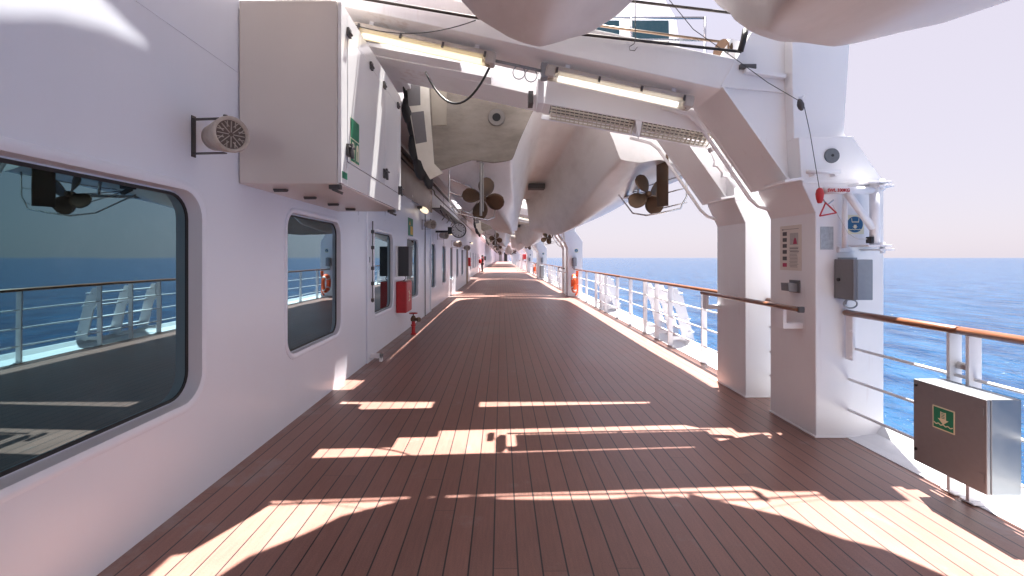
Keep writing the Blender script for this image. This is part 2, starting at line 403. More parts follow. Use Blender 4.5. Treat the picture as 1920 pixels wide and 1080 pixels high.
# ------------------------------------------------------------------ setting
mb = MB(); mb.box(-3.2, 2.87, -9, 172, -.12, 0)
put(mb.build('deck', deck_mat(), origin=(0, 0, 0)), 'red brown planked promenade deck with dark caulked seams', 'deck', kind='structure')
mb = MB(); mb.prism([(2.872, -.12), (3.22, -.12), (3.22, .10), (3.17, .10), (3.12, .035), (2.96, .012), (2.872, .006)], 'y', -9, 172)
put(mb.build('gutter', mat('gutter paint', (.66, .67, .68), .4, var=.06, scale=5, dirt=(.4, .38, .36), dirt_amt=.3, dscale=3)), 'white painted gutter strip along the outer edge of the deck', 'gutter', kind='structure')
mb = MB(); mb.box(-14, 3.20, -40, 260, -19, -.125)
put(mb.build('ship_side', WHITE), 'white side of the ship below the deck edge', 'hull', kind='structure')
mb = MB()
n = 96
ringsR = [0.5, 60, 200, 600, 2000, 8000, 60000]
mb.rings([[(r*math.cos(2*math.pi*k/n), r*math.sin(2*math.pi*k/n), -20) for k in range(n)] for r in ringsR], True, False)
mb.bm.faces.ensure_lookup_table()
put(mb.build('sea', sea_mat(), origin=(0, 0, -20)), 'deep blue rippled sea reaching the horizon', 'sea', kind='structure')

# ------------------------------------------------------------------ deck house wall with windows
house = thing('deck_house', 'long white house wall with rounded tinted windows down the left side', 'deck house', (-2.2, 1, 0))
WALLTOP = 3.7
def rrect(y0, y1, z0, z1, r, n=7):
    pts = []
    for cy, cz, a0 in ((y1-r, z1-r, 0), (y0+r, z1-r, 90), (y0+r, z0+r, 180), (y1-r, z0+r, 270)):
        for i in range(n+1):
            a = R(a0 + 90*i/n); pts.append((cy + r*math.cos(a), cz + r*math.sin(a)))
    return pts
def wall_section(X, y0, y1, wins, name='wall'):
    """wins: list of (ya, yb, za, zb, radius, depth)"""
    mb = MB(); y = y0
    for (ya, yb, za, zb, r, d) in wins:
        m0, m1 = ya - .12, yb + .12
        if m0 > y: mb.poly([(X, y, 0), (X, m0, 0), (X, m0, WALLTOP), (X, y, WALLTOP)])
        b2 = bmesh.new(); es = []
        for loop in ([(m0, 0), (m1, 0), (m1, WALLTOP), (m0, WALLTOP)], rrect(ya, yb, za, zb, r)):
            vs = [b2.verts.new((X, p[0], p[1])) for p in loop]
            es += [b2.edges.new((vs[i], vs[(i+1) % len(vs)])) for i in range(len(vs))]
        bmesh.ops.triangle_fill(b2, use_beauty=True, use_dissolve=False, edges=es)
        for f in b2.faces: mb.poly([v.co.copy() for v in f.verts])
        b2.free(); y = m1
        # frame
        fm = MB(); L = []
        for o, dx in ((.055, -.001), (.05, .010), (.034, .016), (.018, .012), (.0, .004), (-.004, -d), (-.034, -d)):
            L.append([(X+dx, p[0], p[1]) for p in rrect(ya-o, yb+o, za-o, zb+o, max(.01, r+o))])
        fm.rings(L, True, False)
        fr = fm.build('window', WALLW, house, smooth=False)
        for p in fr.data.polygons: p.use_smooth = True
        e = fr.modifiers.new('es', 'EDGE_SPLIT'); e.split_angle = R(38)
        gk = MB(); gk.rings([[(X-d+.004+dx, p[0], p[1]) for p in rrect(ya-o, yb+o, za-o, zb+o, max(.01, r+o))] for o, dx in ((-.012, 0), (-.014, .006), (-.03, .006), (-.032, 0))], True, False)
        gk.build('gasket', RUBBER, fr)
        gl = MB(); gl.prism(rrect(ya+.02, yb-.02, za+.02, zb-.02, r-.02), 'x', X-d-.006, X-d+.005)
        gl.build('pane', GLASS, fr)
    if y < y1: mb.poly([(X, y, 0), (X, y1, 0), (X, y1, WALLTOP), (X, y, WALLTOP)])
    bmesh.ops.remove_doubles(mb.bm, verts=mb.bm.verts, dist=.0005)
    o = mb.build(name, WALLW, house)
    # make normals face +X
    me = o.data
    me.flip_normals() if sum(p.normal.x for p in me.polygons) < 0 else None
    return o
Z0, Z1 = .615, 1.91
wall_section(-1.91, -9, 6.79, [(.5, 2.90, Z0, Z1, .17, .085), (4.06, 5.40, Z0, Z1, .15, .05)])
wall_section(-1.97, 6.79, 12.7, [(7.0, 8.25, Z0, Z1, .14, .05), (9.45, 10.75, Z0, Z1, .14, .05)])
wall_section(-2.02, 12.7, 26.5, [(13.05, 13.95, Z0, Z1, .14, .05), (15.5, 16.5, Z0, Z1, .14, .05), (17.9, 18.9, Z0, Z1, .14, .05), (20.4, 21.4, Z0, Z1, .14, .05), (23.0, 24.1, Z0, Z1, .14, .05)])
wall_section(-2.35, 26.5, 52, [(28+3.1*k, 29.1+3.1*k, Z0, Z1, .14, .05) for k in range(7)])
wall_section(-2.5, 52, 171, [(54+5*k, 55.5+5*k, Z0, Z1, .14, .05) for k in range(14)])
mb = MB()
for X0, X1, y in ((-1.91, -1.97, 6.79), (-1.97, -2.02, 12.7), (-2.02, -2.35, 26.5), (-2.35, -2.5, 52)):
    mb.poly([(X0, y, 0), (X1, y, 0), (X1, y, WALLTOP), (X0, y, WALLTOP)])
mb.build('wall_return', WALLW, house)
mb = MB(); mb.poly([(-1.91, -9, WALLTOP), (-1.91, 6.79, WALLTOP), (-3.7, 6.79, WALLTOP), (-3.7, -9, WALLTOP)])
mb.box(-3.7, -1.965, 6.79, 171, WALLTOP, WALLTOP+.06)
mb.build('roof', WHITE, house)
mb = MB(); mb.box(-7, -3.6, -9, 171, WALLTOP, 11)
mb.build('upper_wall', mat('upper house paint', (.72, .62, .64), .5, var=.03), house)
for ya, yb in ((-9, 1.5), (2.95, 3.45), (4.52, 6.3), (6.75, 18.0), (21.2, 32.2), (35.3, 46.2), (70, 171)):
    mb = MB(); mb.box(-3.6, -1.22, ya, yb, WALLTOP+.08, WALLTOP+.22); mb.box(-1.27, -1.19, ya, yb, WALLTOP+.02, WALLTOP+.30); mb.build('boarding_platform', WHITE, house, bevel=.006)  # platforms assumed beside the boats, added to shade the wall
# added unseen thin plate; its crescent opening shapes a sun arc on the wall
lowz = [(1.2, 2.2), (1.733, 2.42), (1.94, 2.526), (2.2, 2.604), (2.507, 2.640), (2.7, 2.64)]
higz = [(1.2, 3.3), (1.95, 3.0), (2.187, 2.74), (2.36, 2.684), (2.507, 2.640), (2.7, 2.64)]
def interp(T, y):
    for a, c in zip(T[:-1], T[1:]):
        if a[0] <= y <= c[0]: return a[1] + (c[1]-a[1])*(y-a[0])/(c[0]-a[0])
    return T[-1][1]
mb = MB(); n = 40
A_, B_ = [], []
for i in range(n+1):
    y = 1.2 + 1.38*i/n
    zl, zh = interp(lowz, y), interp(higz, y)
    A_.append((-1.91+.125*(3.8-zh), y+.30*(3.8-zh))); B_.append((-1.91+.125*(3.8-zl), y+.30*(3.8-zl)))
A_ = [p for p in A_ if 1.5 < p[1] < 2.94]; B_ = [p for p in B_ if 1.5 < p[1] < 2.94]
inn = [(A_[0][0], 1.5)] + A_ + [(A_[-1][0], 2.95)]
out = [(B_[0][0], 1.5)] + B_ + [(B_[-1][0], 2.95)]
for L_, xe in ((inn, -3.6), (out, -1.22)):
    for a, c in zip(L_[:-1], L_[1:]):
        mb.hexa([(a[0], a[1], 3.795), (xe, a[1], 3.795), (xe, c[1], 3.795), (c[0], c[1], 3.795), (a[0], a[1], 3.805), (xe, a[1], 3.805), (xe, c[1], 3.805), (c[0], c[1], 3.805)])
bmesh.ops.remove_doubles(mb.bm, verts=mb.bm.verts, dist=.0002)
mb.build('boarding_or_sunslit_plate', WHITE, house)
mb = MB(); mb.box(-3.6, -1.46, 6.31, 6.74, WALLTOP+.085, WALLTOP+.20); mb.build('shade_strip', WHITE, house, bevel=.006)  # strip added over the platform gap to keep sun off the wall
# dark glossy strip beyond the cabinet: upper wall shade put into its colour
mb = MB(); mb.box(-1.968, -1.93, 6.80, 12.69, 2.75, 3.66); mb.build('wall_shade_panel', SHADEWALL, house, bevel=.004)
# welded seams, trims
mb = MB(); mb.box(-1.911, -1.9065, -9, 6.78, 2.84, 2.844); mb.build('weld_seam', WALLW, house)
mb = MB(); mb.box(-1.968, -1.945, 12.55, 12.68, 0, 2.74); mb.build('corner_trim', WALLW, house, bevel=.01)
mb = MB(); mb.box(-1.968, -1.950, 11.7, 11.72, .0, 2.74); mb.build('door_edge', DKMETAL, house)
# door beyond window 2 : pilaster with hazard stripe
mb = MB(); mb.box(-1.909, -1.885, 6.42, 6.78, .0, 2.9); mb.build('pilaster', WALLW, house, bevel=.008)
mb = MB(); mb.box(-1.968, -1.905, 6.795, 6.83, .03, .85)
hz = mb.build('hazard_stripe', YELLOW, house)
mb = MB(); [mb.box(-1.969, -1.902, 6.796, 6.834, z, z+.08) for z in (.05, .22, .39, .56, .73)]; mb.build('hazard_band', BLACK, house)
mb = MB(); mb.box(-1.884, -1.72, 6.55, 6.62, .05, .11); mb.box(-1.76, -1.72, 6.55, 6.62, .0, .11); mb.build('foot_bracket', WHITE, house, bevel=.005)
# door at end of the section, folded open
mb = MB(); mb.box(-2.02, -1.93, 26.3, 26.42, 0, 2.2); mb.build('door_frame', TAN, house)
mb = MB(); mb.prism([(26.5, 0), (30.0, 0), (26.5, 1.9)], 'x', -2.1, -2.05); mb.build('door_wedge', WHITE, house)

# vertical tie rod on pilaster
t = thing('door_rod', 'slim dark locking rod with couplings standing on the white wall ledge', 'rod', (-1.86, 6.6, .85))
mb = MB(); mb.tube([(-1.865, 6.6, .85), (-1.865, 6.6, 2.03)], .009, 8); mb.build('rod', DKMETAL, t)
mb = MB()
for z in (.86, 1.1, 1.32, 1.62, 1.85): mb.box(-1.885, -1.845, 6.58, 6.62, z, z+.05)
mb.build('coupling', DKMETAL, t, bevel=.006)

# horizontal cable tray / pipes along wall top
def put1(mb, name, m, label, cat, **k):
    bev = k.pop('bevel', 0); sm = k.pop('smooth', False)
    return put(mb.build(name, m, bevel=bev, smooth=sm), label, cat, **k)
mb = MB()
mb.tube([(-1.90, 5.9, 3.55), (-1.90, 25, 3.55)], .035, 8)
put1(mb, 'pipe', DKMETAL, 'dark pipe running along the top edge of the house wall', 'pipe', smooth=True)
mb = MB()
mb.tube([(-1.86, 6.85, 3.36), (-1.86, 12.6, 3.34), (-1.90, 13.0, 3.3), (-1.93, 30, 3.28)], .018, 6)
put1(mb, 'cable', BLACK, 'thin black cable running below the wall top pipe', 'cable', smooth=True)
t = thing('cable_tray', 'dark cable tray with loose cables hanging on the wall near the clock', 'cable tray', (-1.98, 16, 2.6))
mb = MB(); mb.box(-2.015, -1.75, 13.2, 21, 2.92, 2.95); mb.box(-1.78, -1.75, 13.2, 21, 2.95, 3.02); mb.build('tray', DKMETAL, t)
mb = MB()
for k in range(6):
    y = 13.4 + k*1.25
    mb.tube([(-1.80+.03*math.sin(k), y, 2.9), (-1.72, y+.35, 2.72+.05*(k % 3)), (-1.86, y+.9, 2.68), (-1.80, y+1.3, 2.88)], .016, 6)
mb.build('hanging_cable', BLACK, t, smooth=True)

# ------------------------------------------------------------------ wall cabinet
CX, CY0, CY1, CZ0, CZ1 = -1.163, 3.30, 5.28, 2.035, 3.37
cab = thing('wall_cabinet', 'large white steel locker hung high on the left wall with green sign', 'locker', (-1.53, 4.29, CZ0))
mb = MB(); mb.box(-1.905, CX-.03, CY0, CY1, CZ0, CZ1); mb.build('body', mat('shaded locker paint', (.62, .565, .52), .3, var=.03, scale=3, bump=.06, bscale=3), cab, bevel=.012)  # shade of the near face put into this tan body colour
def on_face(x0, x1, y0, y1, z0, z1, m, nm, bev=.003): 
    b = MB(); b.box(x0, x1, y0, y1, z0, z1); return b.build(nm, m, cab, bevel=bev)
LOCK = mat('locker door paint', (.77, .765, .76), .22, var=.02, scale=2, bump=.10, bscale=1.5, coat=.3)
ZL, ZU = 2.23, 3.2
on_face(CX-.027, CX-.002, CY0+.012, CY0+.14, CZ0+.008, CZ1-.008, LOCK, 'corner_post')
d1 = on_face(CX-.027, CX, CY0+.147, 4.58, ZL, ZU, LOCK, 'door')
d2 = on_face(CX-.027, CX, 4.587, CY1-.16, ZL, ZU, LOCK, 'door')
on_face(CX-.027, CX-.003, CY0+.147, CY1-.008, CZ0+.008, ZL-.007, LOCK, 'lower_panel')
on_face(CX-.027, CX-.003, CY0+.147, CY1-.008, ZU+.007, CZ1-.008, LOCK, 'upper_panel')
on_face(CX-.027, CX-.001, CY1-.153, CY1-.008, ZL, ZU, LOCK, 'corner_post')
for i, (y, z) in enumerate(((3.45, ZU), (4.05, ZU), (4.5, ZU), (5.1, ZU))):
    b = MB(); b.box(CX, CX+.018, y-.03, y+.03, z-.028, z+.034); b.tube([(CX+.02, y-.034, z), (CX+.02, y+.034, z)], .009, 8); b.build('hinge', DKMETAL, cab)
for y, z in ((3.44, 2.31), (4.50, 2.33), (5.16, 2.26)):
    b = MB(); b.box(CX, CX+.02, y-.028, y+.028, z-.045, z+.045); b.bar((CX+.03, y, z+.05), (CX+.035, y+.01, z-.06), .03, .018, (1, 0, 0)); b.tube([(CX+.02, y-.04, z+.02), (CX+.045, y+.04, z+.02)], .009, 6); b.build('latch', DKMETAL, cab)
for x, y in ((-1.72, 3.55), (-1.68, 4.0), (-1.66, 4.5), (-1.64, 4.95)):
    b = MB(); b.box(x-.05, x+.05, y-.02, y+.02, CZ0-.014, CZ0+.004); b.tube([(x-.05, y, CZ0-.014), (x+.05, y, CZ0-.014)], .010, 6); b.build('hinge', DKMETAL, cab)
for x, y in ((-1.215, 3.36), (-1.22, 5.1)):
    b = MB(); b.box(x-.05, x+.03, y-.025, y+.025, CZ0-.03, CZ0+.002); b.bar((x-.03, y, CZ0-.03), (x+.04, y+.01, CZ0-.06), .03, .02); b.build('latch', DKMETAL, cab)
# sign on the door: green square above two lifejacket pictograms
def yz_panel(parent, X, y0, y1, z0, z1, m, nm, t=.002):
    b = MB(); b.box(X, X+t, y0, y1, z0, z1); return b.build(nm, m, parent)
sg = yz_panel(cab, CX+.0005, 3.50, 3.715, 2.245, 2.585, LUMI, 'sign')
b = MB(); b.box(CX+.003, CX+.0045, 3.505, 3.71, 2.43, 2.582); b.build('sign_field', GREEN, sg)
for y0 in (3.508, 3.614):
    b = MB(); b.box(CX+.003, CX+.0045, y0, y0+.094, 2.25, 2.42); b.build('pictogram_field', GREEN, sg)
    b = MB(); c = y0+.047
    b.prism([(c-.028, 2.27), (c-.006, 2.27), (c-.006, 2.35), (c+.006, 2.35), (c+.006, 2.27), (c+.028, 2.27), (c+.03, 2.37), (c+.018, 2.40), (c-.018, 2.40), (c-.03, 2.37)], 'x', CX+.005, CX+.006)
    b.build('pictogram', LUMI, sg)
yz_panel(cab, CX-.002, CY0+.03, CY0+.135, 2.085, 2.135, GREEN, 'label_plate', .003)

# ------------------------------------------------------------------ horn loudspeakers
def speaker(loc, label, d=(.82, -.57, -.05), s=1.0):
    x, y, z = loc
    t = thing('horn_loudspeaker', label, 'loudspeaker', (x, y, z), 'horn loudspeakers on the house wall')
    c = Vector((x+.20*s, y-.02, z)); d = Vector(d).normalized()
    b = MB(); b.lathe([(.035*s, -.14*s), (.075*s, -.13*s), (.085*s, -.05*s), (.098*s, .03*s), (.103*s, .075*s), (.096*s, .085*s), (.083*s, .078*s), (.08*s, .06*s)], c, d, 28); b.build('horn', HORN, t, smooth=True)
    b = MB(); b.lathe([(.081*s, .058*s), (.081*s, .066*s)], c, d, 28); g = b.build('grille', HORND, t)
    u = d.cross(Vector((0, 0, 1))).normalized(); v = u.cross(d)
    b = MB()
    for k in range(8):
        a = 2*math.pi*k/8
        for off in (-.022, 0, .022):
            e = u*math.cos(a)+v*math.sin(a); f = -u*math.sin(a)+v*math.cos(a)
            p0 = c + d*.07*s + e*(.012 + abs(off)*1.2)*s + f*off*s; p1 = c + d*.07*s + e*(.074)*s + f*off*s
            b.bar(p0, p1, .004*s, .006*s, d)
    b.build('grille_rib', HORN, g)
    b = MB(); b.bar((x, y, z+.10*s), c + Vector((0, 0, .10*s)), .03*s, .006*s); b.bar((x, y, z-.10*s), c + Vector((0, 0, -.10*s)), .03*s, .006*s)
    b.bar((x+.003, y, z-.12*s), (x+.003, y, z+.12*s), .035*s, .006, (1, 0, 0)); b.tube([c + Vector((0, 0, .09*s)), c + Vector((0, 0, .12*s))], .012*s, 8)
    b.build('bracket', DKMETAL, t)
    return t
speaker((-1.91, 2.82, 2.25), 'beige horn loudspeaker on white wall beside the large locker', s=1.06)
speaker((-1.97, 11.3, 2.32), 'beige horn loudspeaker on the wall beside the green sign below the lit lamp', s=1.1)
speaker((-2.02, 14.4, 2.20), 'beige horn loudspeaker on the wall just left of the clock', s=1.1)
speaker((-2.02, 18.5, 2.05), 'beige horn loudspeaker on the wall just beyond the clock', s=1.3)
speaker((-2.02, 23.5, 2.0), 'small far beige horn loudspeaker last before the brown door post', s=1.3)

# wall lamps
def wall_lamp(loc, label, s=1.):
    x, y, z = loc
    t = thing('bulkhead_lamp', label, 'wall lamp', loc, 'bulkhead lamps on the house wall')
    b = MB(); b.bar((x, y-.25*s, z), (x, y+.25*s, z-.0), .10*s, .05*s); b.build('housing', DKMETAL, t, bevel=.01)
    b = MB(); b.lathe([(.02*s, -.24*s), (.05*s, -.2*s), (.058*s, 0), (.05*s, .2*s), (.02*s, .24*s)], (x+.05*s, y, z-.03*s), (0, 1, 0), 14); b.build('cover', LAMPW, t, smooth=True)
wall_lamp((-1.85, 10.6, 2.64), 'lit yellowish bulkhead lamp on the wall above the green sign', 1.2)
wall_lamp((-1.95, 17.0, 2.45), 'small lit bulkhead lamp on the wall just past the clock', 1.2)
wall_lamp((-1.95, 29.0, 2.45), 'tiny far lit bulkhead lamp on the wall past the brown door post', 1.2)

# clock
ck = thing('deck_clock', 'round double sided clock with black rim on a wall bracket', 'clock', (-1.98, 14, 2.33))
cc = (-1.31, 14.0, 2.34)
b = MB(); b.lathe([(.232, -.05), (.235, 0), (.232, .05)], cc, (0, 1, 0), 32); b.build('case', BLACK, ck, smooth=False)
b = MB(); b.lathe([(.205, -.056), (.205, -.051)], cc, (0, 1, 0), 32); fc = b.build('face', SIGNW, ck)
b = MB()
for k in range(12):
    a = R(30*k); r0, r1 = (.155, .185) if k % 3 else (.14, .19)
    b.bar((cc[0]+r0*math.sin(a), cc[1]-.058, cc[2]+r0*math.cos(a)), (cc[0]+r1*math.sin(a), cc[1]-.058, cc[2]+r1*math.cos(a)), .018, .003, (0, 1, 0))
b.build('hour_mark', BLACK, fc)
for a, l, wd in ((118, .11, .022), (-42, .165, .016)):
    b = MB(); a = R(a); b.bar((cc[0]-.03*math.sin(a), cc[1]-.062, cc[2]-.03*math.cos(a)), (cc[0]+l*math.sin(a), cc[1]-.062, cc[2]+l*math.cos(a)), wd, .004, (0, 1, 0)); b.build('hand', BLACK, fc)
b = MB(); b.box(-2.02, -1.54, 13.95, 14.05, 2.27, 2.33); b.box(-1.64, -1.53, 13.93, 14.07, 2.22, 2.44); b.build('bracket', BLACK, ck)

# red hose box, hydrant, dark control box
t = thing('fire_hose_box', 'red fire hose cabinet mounted low on the white wall', 'hose box', (-1.87, 8.74, .465))
b = MB(); b.box(-1.965, -1.775, 8.49, 8.99, .465, 1.05); b.build('body', RED, t, bevel=.012)
b = MB(); b.box(-1.775, -1.765, 8.51, 8.97, .485, 1.03); dd = b.build('door', RED, t, bevel=.004)
text_mesh('marking', 'F 12', .11, LUMI, dd, (-1.763, 8.72, .80), (0, -1, 0), (0, 0, 1), .001) if False else None
b = MB()
for p, q in (((8.66, .86), (8.80, .80)), ((8.68, .76), (8.78, .76)), ((8.66, .68), (8.80, .70)), ((8.73, .66), (8.73, .88))):
    b.bar((-1.763, p[0], p[1]), (-1.763, q[0], q[1]), .016, .003, (1, 0, 0))
b.build('marking', LUMI, dd)
t = thing('fire_hydrant', 'small red hydrant valve standing on the deck by the wall', 'hydrant', (-1.72, 8.9, 0))
b = MB(); b.lathe([(.055, 0), (.055, .02), (.035, .03), (.035, .16), (.05, .17), (.05, .19), (.035, .2), (.035, .27)], (-1.72, 8.9, 0), (0, 0, 1), 16); b.build('standpipe', RED, t)
b = MB(); b.lathe([(.05, 0), (.055, .05), (.03, .10), (.012, .11), (.012, .15)], (-1.72, 8.9, .26), (0, 0, 1), 14); b.tube([(-1.72, 8.9, .30), (-1.60, 8.82, .30)], .03, 10); b.lathe([(.045, 0), (.045, .04)], (-1.62, 8.835, .30), (.83, -.55, 0), 12); b.build('valve', BRONZE, t)
b = MB(); b.lathe([(.018, -.005), (.018, .02)], (-1.72, 8.9, .405), (0, 0, 1), 10)
for k in range(18):
    a, c2 = R(20*k), R(20*k+20)
    b.tube([(-1.72+.075*math.cos(a), 8.9+.075*math.sin(a), .412), (-1.72+.075*math.cos(c2), 8.9+.075*math.sin(c2), .412)], .009, 6)
for k in range(3):
    a = R(120*k+20); b.bar((-1.72, 8.9, .412), (-1.72+.075*math.cos(a), 8.9+.075*math.sin(a), .412), .012, .012)
b.build('handwheel', RED, t)
t = thing('control_box', 'dark grey control box on white back plate above the red hose box', 'control box', (-1.87, 8.7, 1.15))
b = MB(); b.box(-1.965, -1.94, 8.45, 9.1, 1.14, 1.72); b.build('back_plate', WHITE, t, bevel=.004)
b = MB(); b.box(-1.94, -1.74, 8.55, 8.92, 1.15, 1.71); b.build('body', mat('dark enclosure', (.05, .05, .055), .5, var=.15), t, bevel=.008)
b = MB(); b.tube([(-1.84, 8.7, 1.15), (-1.82, 8.68, 1.10), (-1.86, 8.66, 1.06), (-1.87, 8.7, 1.052)], .008, 6); b.build('cable', BLACK, t, smooth=True)
def wall_sign(X, y, z, w, h, m, label, name='safety_sign'):
    b = MB(); b.box(X, X+.006, y-w/2, y+w/2, z-h/2, z+h/2); o = put(b.build(name, m), label, 'sign')
    return o
s = wall_sign(-1.969, 9.86, 2.16, .52, .38, GREEN, 'green and yellow evacuation sign on the wall above the windows')
b = MB(); b.box(-1.962, -1.960, 9.82, 10.08, 2.0, 2.18); b.prism([(9.70, 2.2), (9.84, 2.2), (9.77, 2.3)], 'x', -1.962, -1.960); b.build('pictogram', YELLOW, s)
wall_sign(-1.884, 6.5, 1.47, .03, .08, BOXGREY, 'tiny grey call button on the wall ledge near the locking rod', 'call_button')
for i, (y, z, m, nm, lab) in enumerate(((31, 1.2, RED, 'fire_box', 'tiny far red box on the white wall behind the standing person'), (58, 1.3, RED, 'fire_box', 'tiny distant red box on the wall beyond the standing person'), (66, 1.4, BLACK, 'wall_box', 'tiny distant black box on the wall near the far end'))):
    b = MB(); X = -2.35 if y < 52 else -2.5
    b.box(X, X+.25, y, y+.7, z-.3, z+.3); put(b.build(nm, m, bevel=.02), lab, 'box')

# ------------------------------------------------------------------ davits
D0 = 3.79
def make_davit():
    t = thing('boat_davit', '', 'davit', (2.9, D0, 0))
    b = MB()
    prof = [(2.617, 0), (3.186, 0), (3.186, 2.135), (2.93, 2.505), (2.475, 2.505), (2.50, 2.126), (2.617, 1.873)]
    b.prism(prof, 'y', D0, D0+.64)
    b.prism([(2.475, 2.505), (2.93, 2.505), (2.90, 2.56), (2.96, 3.5), (2.46, 3.5), (2.46, 2.96)], 'y', D0+.06, D0+.58)
    col = b.build('column', DAVIT, t, bevel=.008)
    b = MB(); b.box(2.609, 3.194, D0-.008, D0+.648, -.001, .016); b.build('base_weld', DAVIT, col, bevel=.005)
    b = MB(); b.bar((2.503, D0-.002, 2.126), (3.19, D0-.002, 2.135), .016, .022); b.build('flange', DAVIT, col, bevel=.003)
    b = MB(); b.bar((2.47, D0-.0005, 2.50), (2.93, D0-.0005, 2.505), .006, .010); b.build('flange', DAVIT, col, bevel=.003)
    # beam and haunch (set back .16 from column face)
    y0, y1 = D0+.16, D0+.70
    b = MB()
    lo = lambda X: 2.963 + (1.908-X)*.2197
    b.prism([(-2.7, lo(-2.7)), (1.908, lo(1.908)), (2.49, 2.14), (2.52, 2.6), (2.46, 3.455), (2.17, 3.46), (2.04, 3.225), (-2.7, lo(-2.7)+.25)], 'y', y0, y1)
    b.build('beam', DAVIT, t, bevel=.008)
    # edge flanges under the haunch
    for yy in (y0-.02, y1):
        b = MB(); b.bar((1.908, yy+.01, 2.975), (2.49, yy+.01, 2.150), .02, .05, (0, 1, 0))
        b.build('haunch_flange', DAVIT, t, bevel=.003)
    b = MB(); b.bar((2.33, y0-.06, 2.13), (2.50, y0-.06, 2.155), .30, .02); b.build('knee_plate', DAVIT, t)
    b = MB(); b.bar((1.93, y0-.012, lo(1.908)+.015), (2.455, y0-.012, lo(1.908)-.03), .022, .016); b.build('web_flange', DAVIT, t, bevel=.003)
    b = MB(); b.bar((1.908, y0-.003, lo(1.908)+.03), (2.03, y0-.003, 3.20), .012, .010, (0, 1, 0)); b.build('web_seam', DAVIT, t, bevel=.002)
    # rusty hinge block on the web
    b = MB(); b.box(2.06, 2.20, y0-.03, y0+.0, 3.13, 3.17); b.build('hinge_block', DKMETAL, t, bevel=.004); b = MB(); b.box(2.34, 2.46, y0-.02, y0, 3.06, 3.09); b.build('hinge_block', DKMETAL, t, bevel=.004)
    b = MB(); b.bar((2.10, y0-.03, 3.11), (2.44, y0-.03, 3.055), .05, .035); b.build('hinge_rail', WHITE, t)
    # pipe along haunch inner edge
    b = MB()
    pts = [(1.55, y1-.10, lo(1.55)-.10), (1.80, y1-.10, lo(1.8)-.11), (1.90, y1-.09, 2.80), (2.42, y1-.06, 2.07), (2.50, y1-.06, 2.00), (2.60, y1-.12, 1.95)]
    b.tube(pts, .018, 8); b.build('conduit', WHITE, t, smooth=True)
    return t
ordn = ['nearest', 'second', 'third', 'fourth', 'fifth', 'sixth', 'seventh', 'eighth', 'ninth']
dv1 = make_davit(); dv1['label'] = 'nearest white davit frame with posters, swing arm and boxes on its column'
PITCH = 14.08; SEP = 1.09
dv2 = dup(dv1, (0, SEP, 0), 'white davit frame right behind the nearest one, half hidden by it')
dv1['group'] = dv2['group'] = 'lifeboat davit frames'
def add_shade_bars(dv, dy):  # added bars hidden behind the front beam; they narrow a sun strip
    b = MB(); b.bar((-2.0, D0+dy+.08, 3.82), (-.1, D0+dy+.08, 3.47), .20, .10); b.bar((-2.0, D0+dy-.12, 3.80), (-.42, D0+dy-.12, 3.51), .22, .04)
    for X in (-1.9, -1.3, -.7): b.bar((X, D0+dy-.03, 3.80-(X+2)*.184), (X, D0+dy+.0, 3.80-(X+2)*.184), .06, .03)
    b.build('shade_bars', WHITE, dv, bevel=.004)
add_shade_bars(dv2, SEP)
for k in range(1, 9):
    for j in range(2):
        lab = ('%s davit pair down the deck, its %s white frame' % (ordn[k], 'front' if j == 0 else 'rear')) if k < 4 else 'tiny white davit frame far down the deck near the end bulkhead'
        dup(dv1, (0, k*PITCH + j*SEP, 0), lab, 'lifeboat davit frames' if k < 4 else 'distant lifeboat davit frames')

# ---- hand rails on inboard faces of davit pair
def make_inner_rail(y0):
    t = thing('grab_rail', '', 'grab rail', (2.46, y0, .9), 'grab rails across the davit columns')
    b = MB(); b.rings([[(2.455+.034*math.cos(2*math.pi*k/12), y, 1.073+.022*math.sin(2*math.pi*k/12)) for k in range(12)] for y in (y0-.06, y0-.05, y0+1.75, y0+1.76)], True, True); b.build('handrail', WOOD, t, smooth=True)
    b = MB(); b.box(2.43, 2.48, y0-.075, y0-.045, 1.048, 1.098); b.build('end_cap', DKMETAL, t, bevel=.008)
    for y in (y0+.20, y0+1.68):
        b = MB(); b.box(2.44, 2.47, y-.05, y+.05, .93, 1.052); b.box(2.44, 2.615, y-.05, y+.05, .885, .932); b.build('bracket', WHITE, t, bevel=.003)  # rail bracket, widened to take the shape of an L-shaped lit patch
    return t
ir = make_inner_rail(D0); ir['label'] = 'short dark wooden grab rail across the two nearest davit columns'
for k in range(1, 5): dup(ir, (0, k*PITCH, 0), 'small far wooden grab rail on the %s davit pair' % ordn[k])

# ---- outboard railing
def make_railing(y0, y1, posts, splits=(), racks=()):
    t = thing('railing', '', 'railing', (2.88, (y0+y1)/2, 0), 'railing sections along the deck edge')
    edges = [y0] + list(splits) + [y1]
    for a, c in zip(edges[:-1], edges[1:]):
        b = MB(); ys = [a+.004, a+.012, c-.012, c-.004]; sc_ = [.8, 1, 1, .8]
        b.rings([[(2.86+.036*s*math.cos(2*math.pi*k/12), y, 1.045+.026*s*math.sin(2*math.pi*k/12)) for k in range(12)] for y, s in zip(ys, sc_)], True, True)
        b.build('handrail', WOOD, t, smooth=True)
    for p in posts:
        b = MB(); b.box(2.845, 2.925, p-.011, p+.011, .008, 1.022); b.box(2.84, 2.93, p-.045, p+.045, .006, .016); b.build('post', WHITE, t, bevel=.003)
    for z in (.235, .49, .755):
        b = MB(); b.tube([(2.885, y0, z), (2.885, y1, z)], .0115, 8); b.build('guard_bar', WHITE, t, smooth=True)
    return t
near = make_railing(-9, 3.78, (2.90, 2.78, .9, -1.1, -3.1, -5.1), (2.84,))
near['label'] = 'near railing with glossy brown handrail behind the stainless steel box'
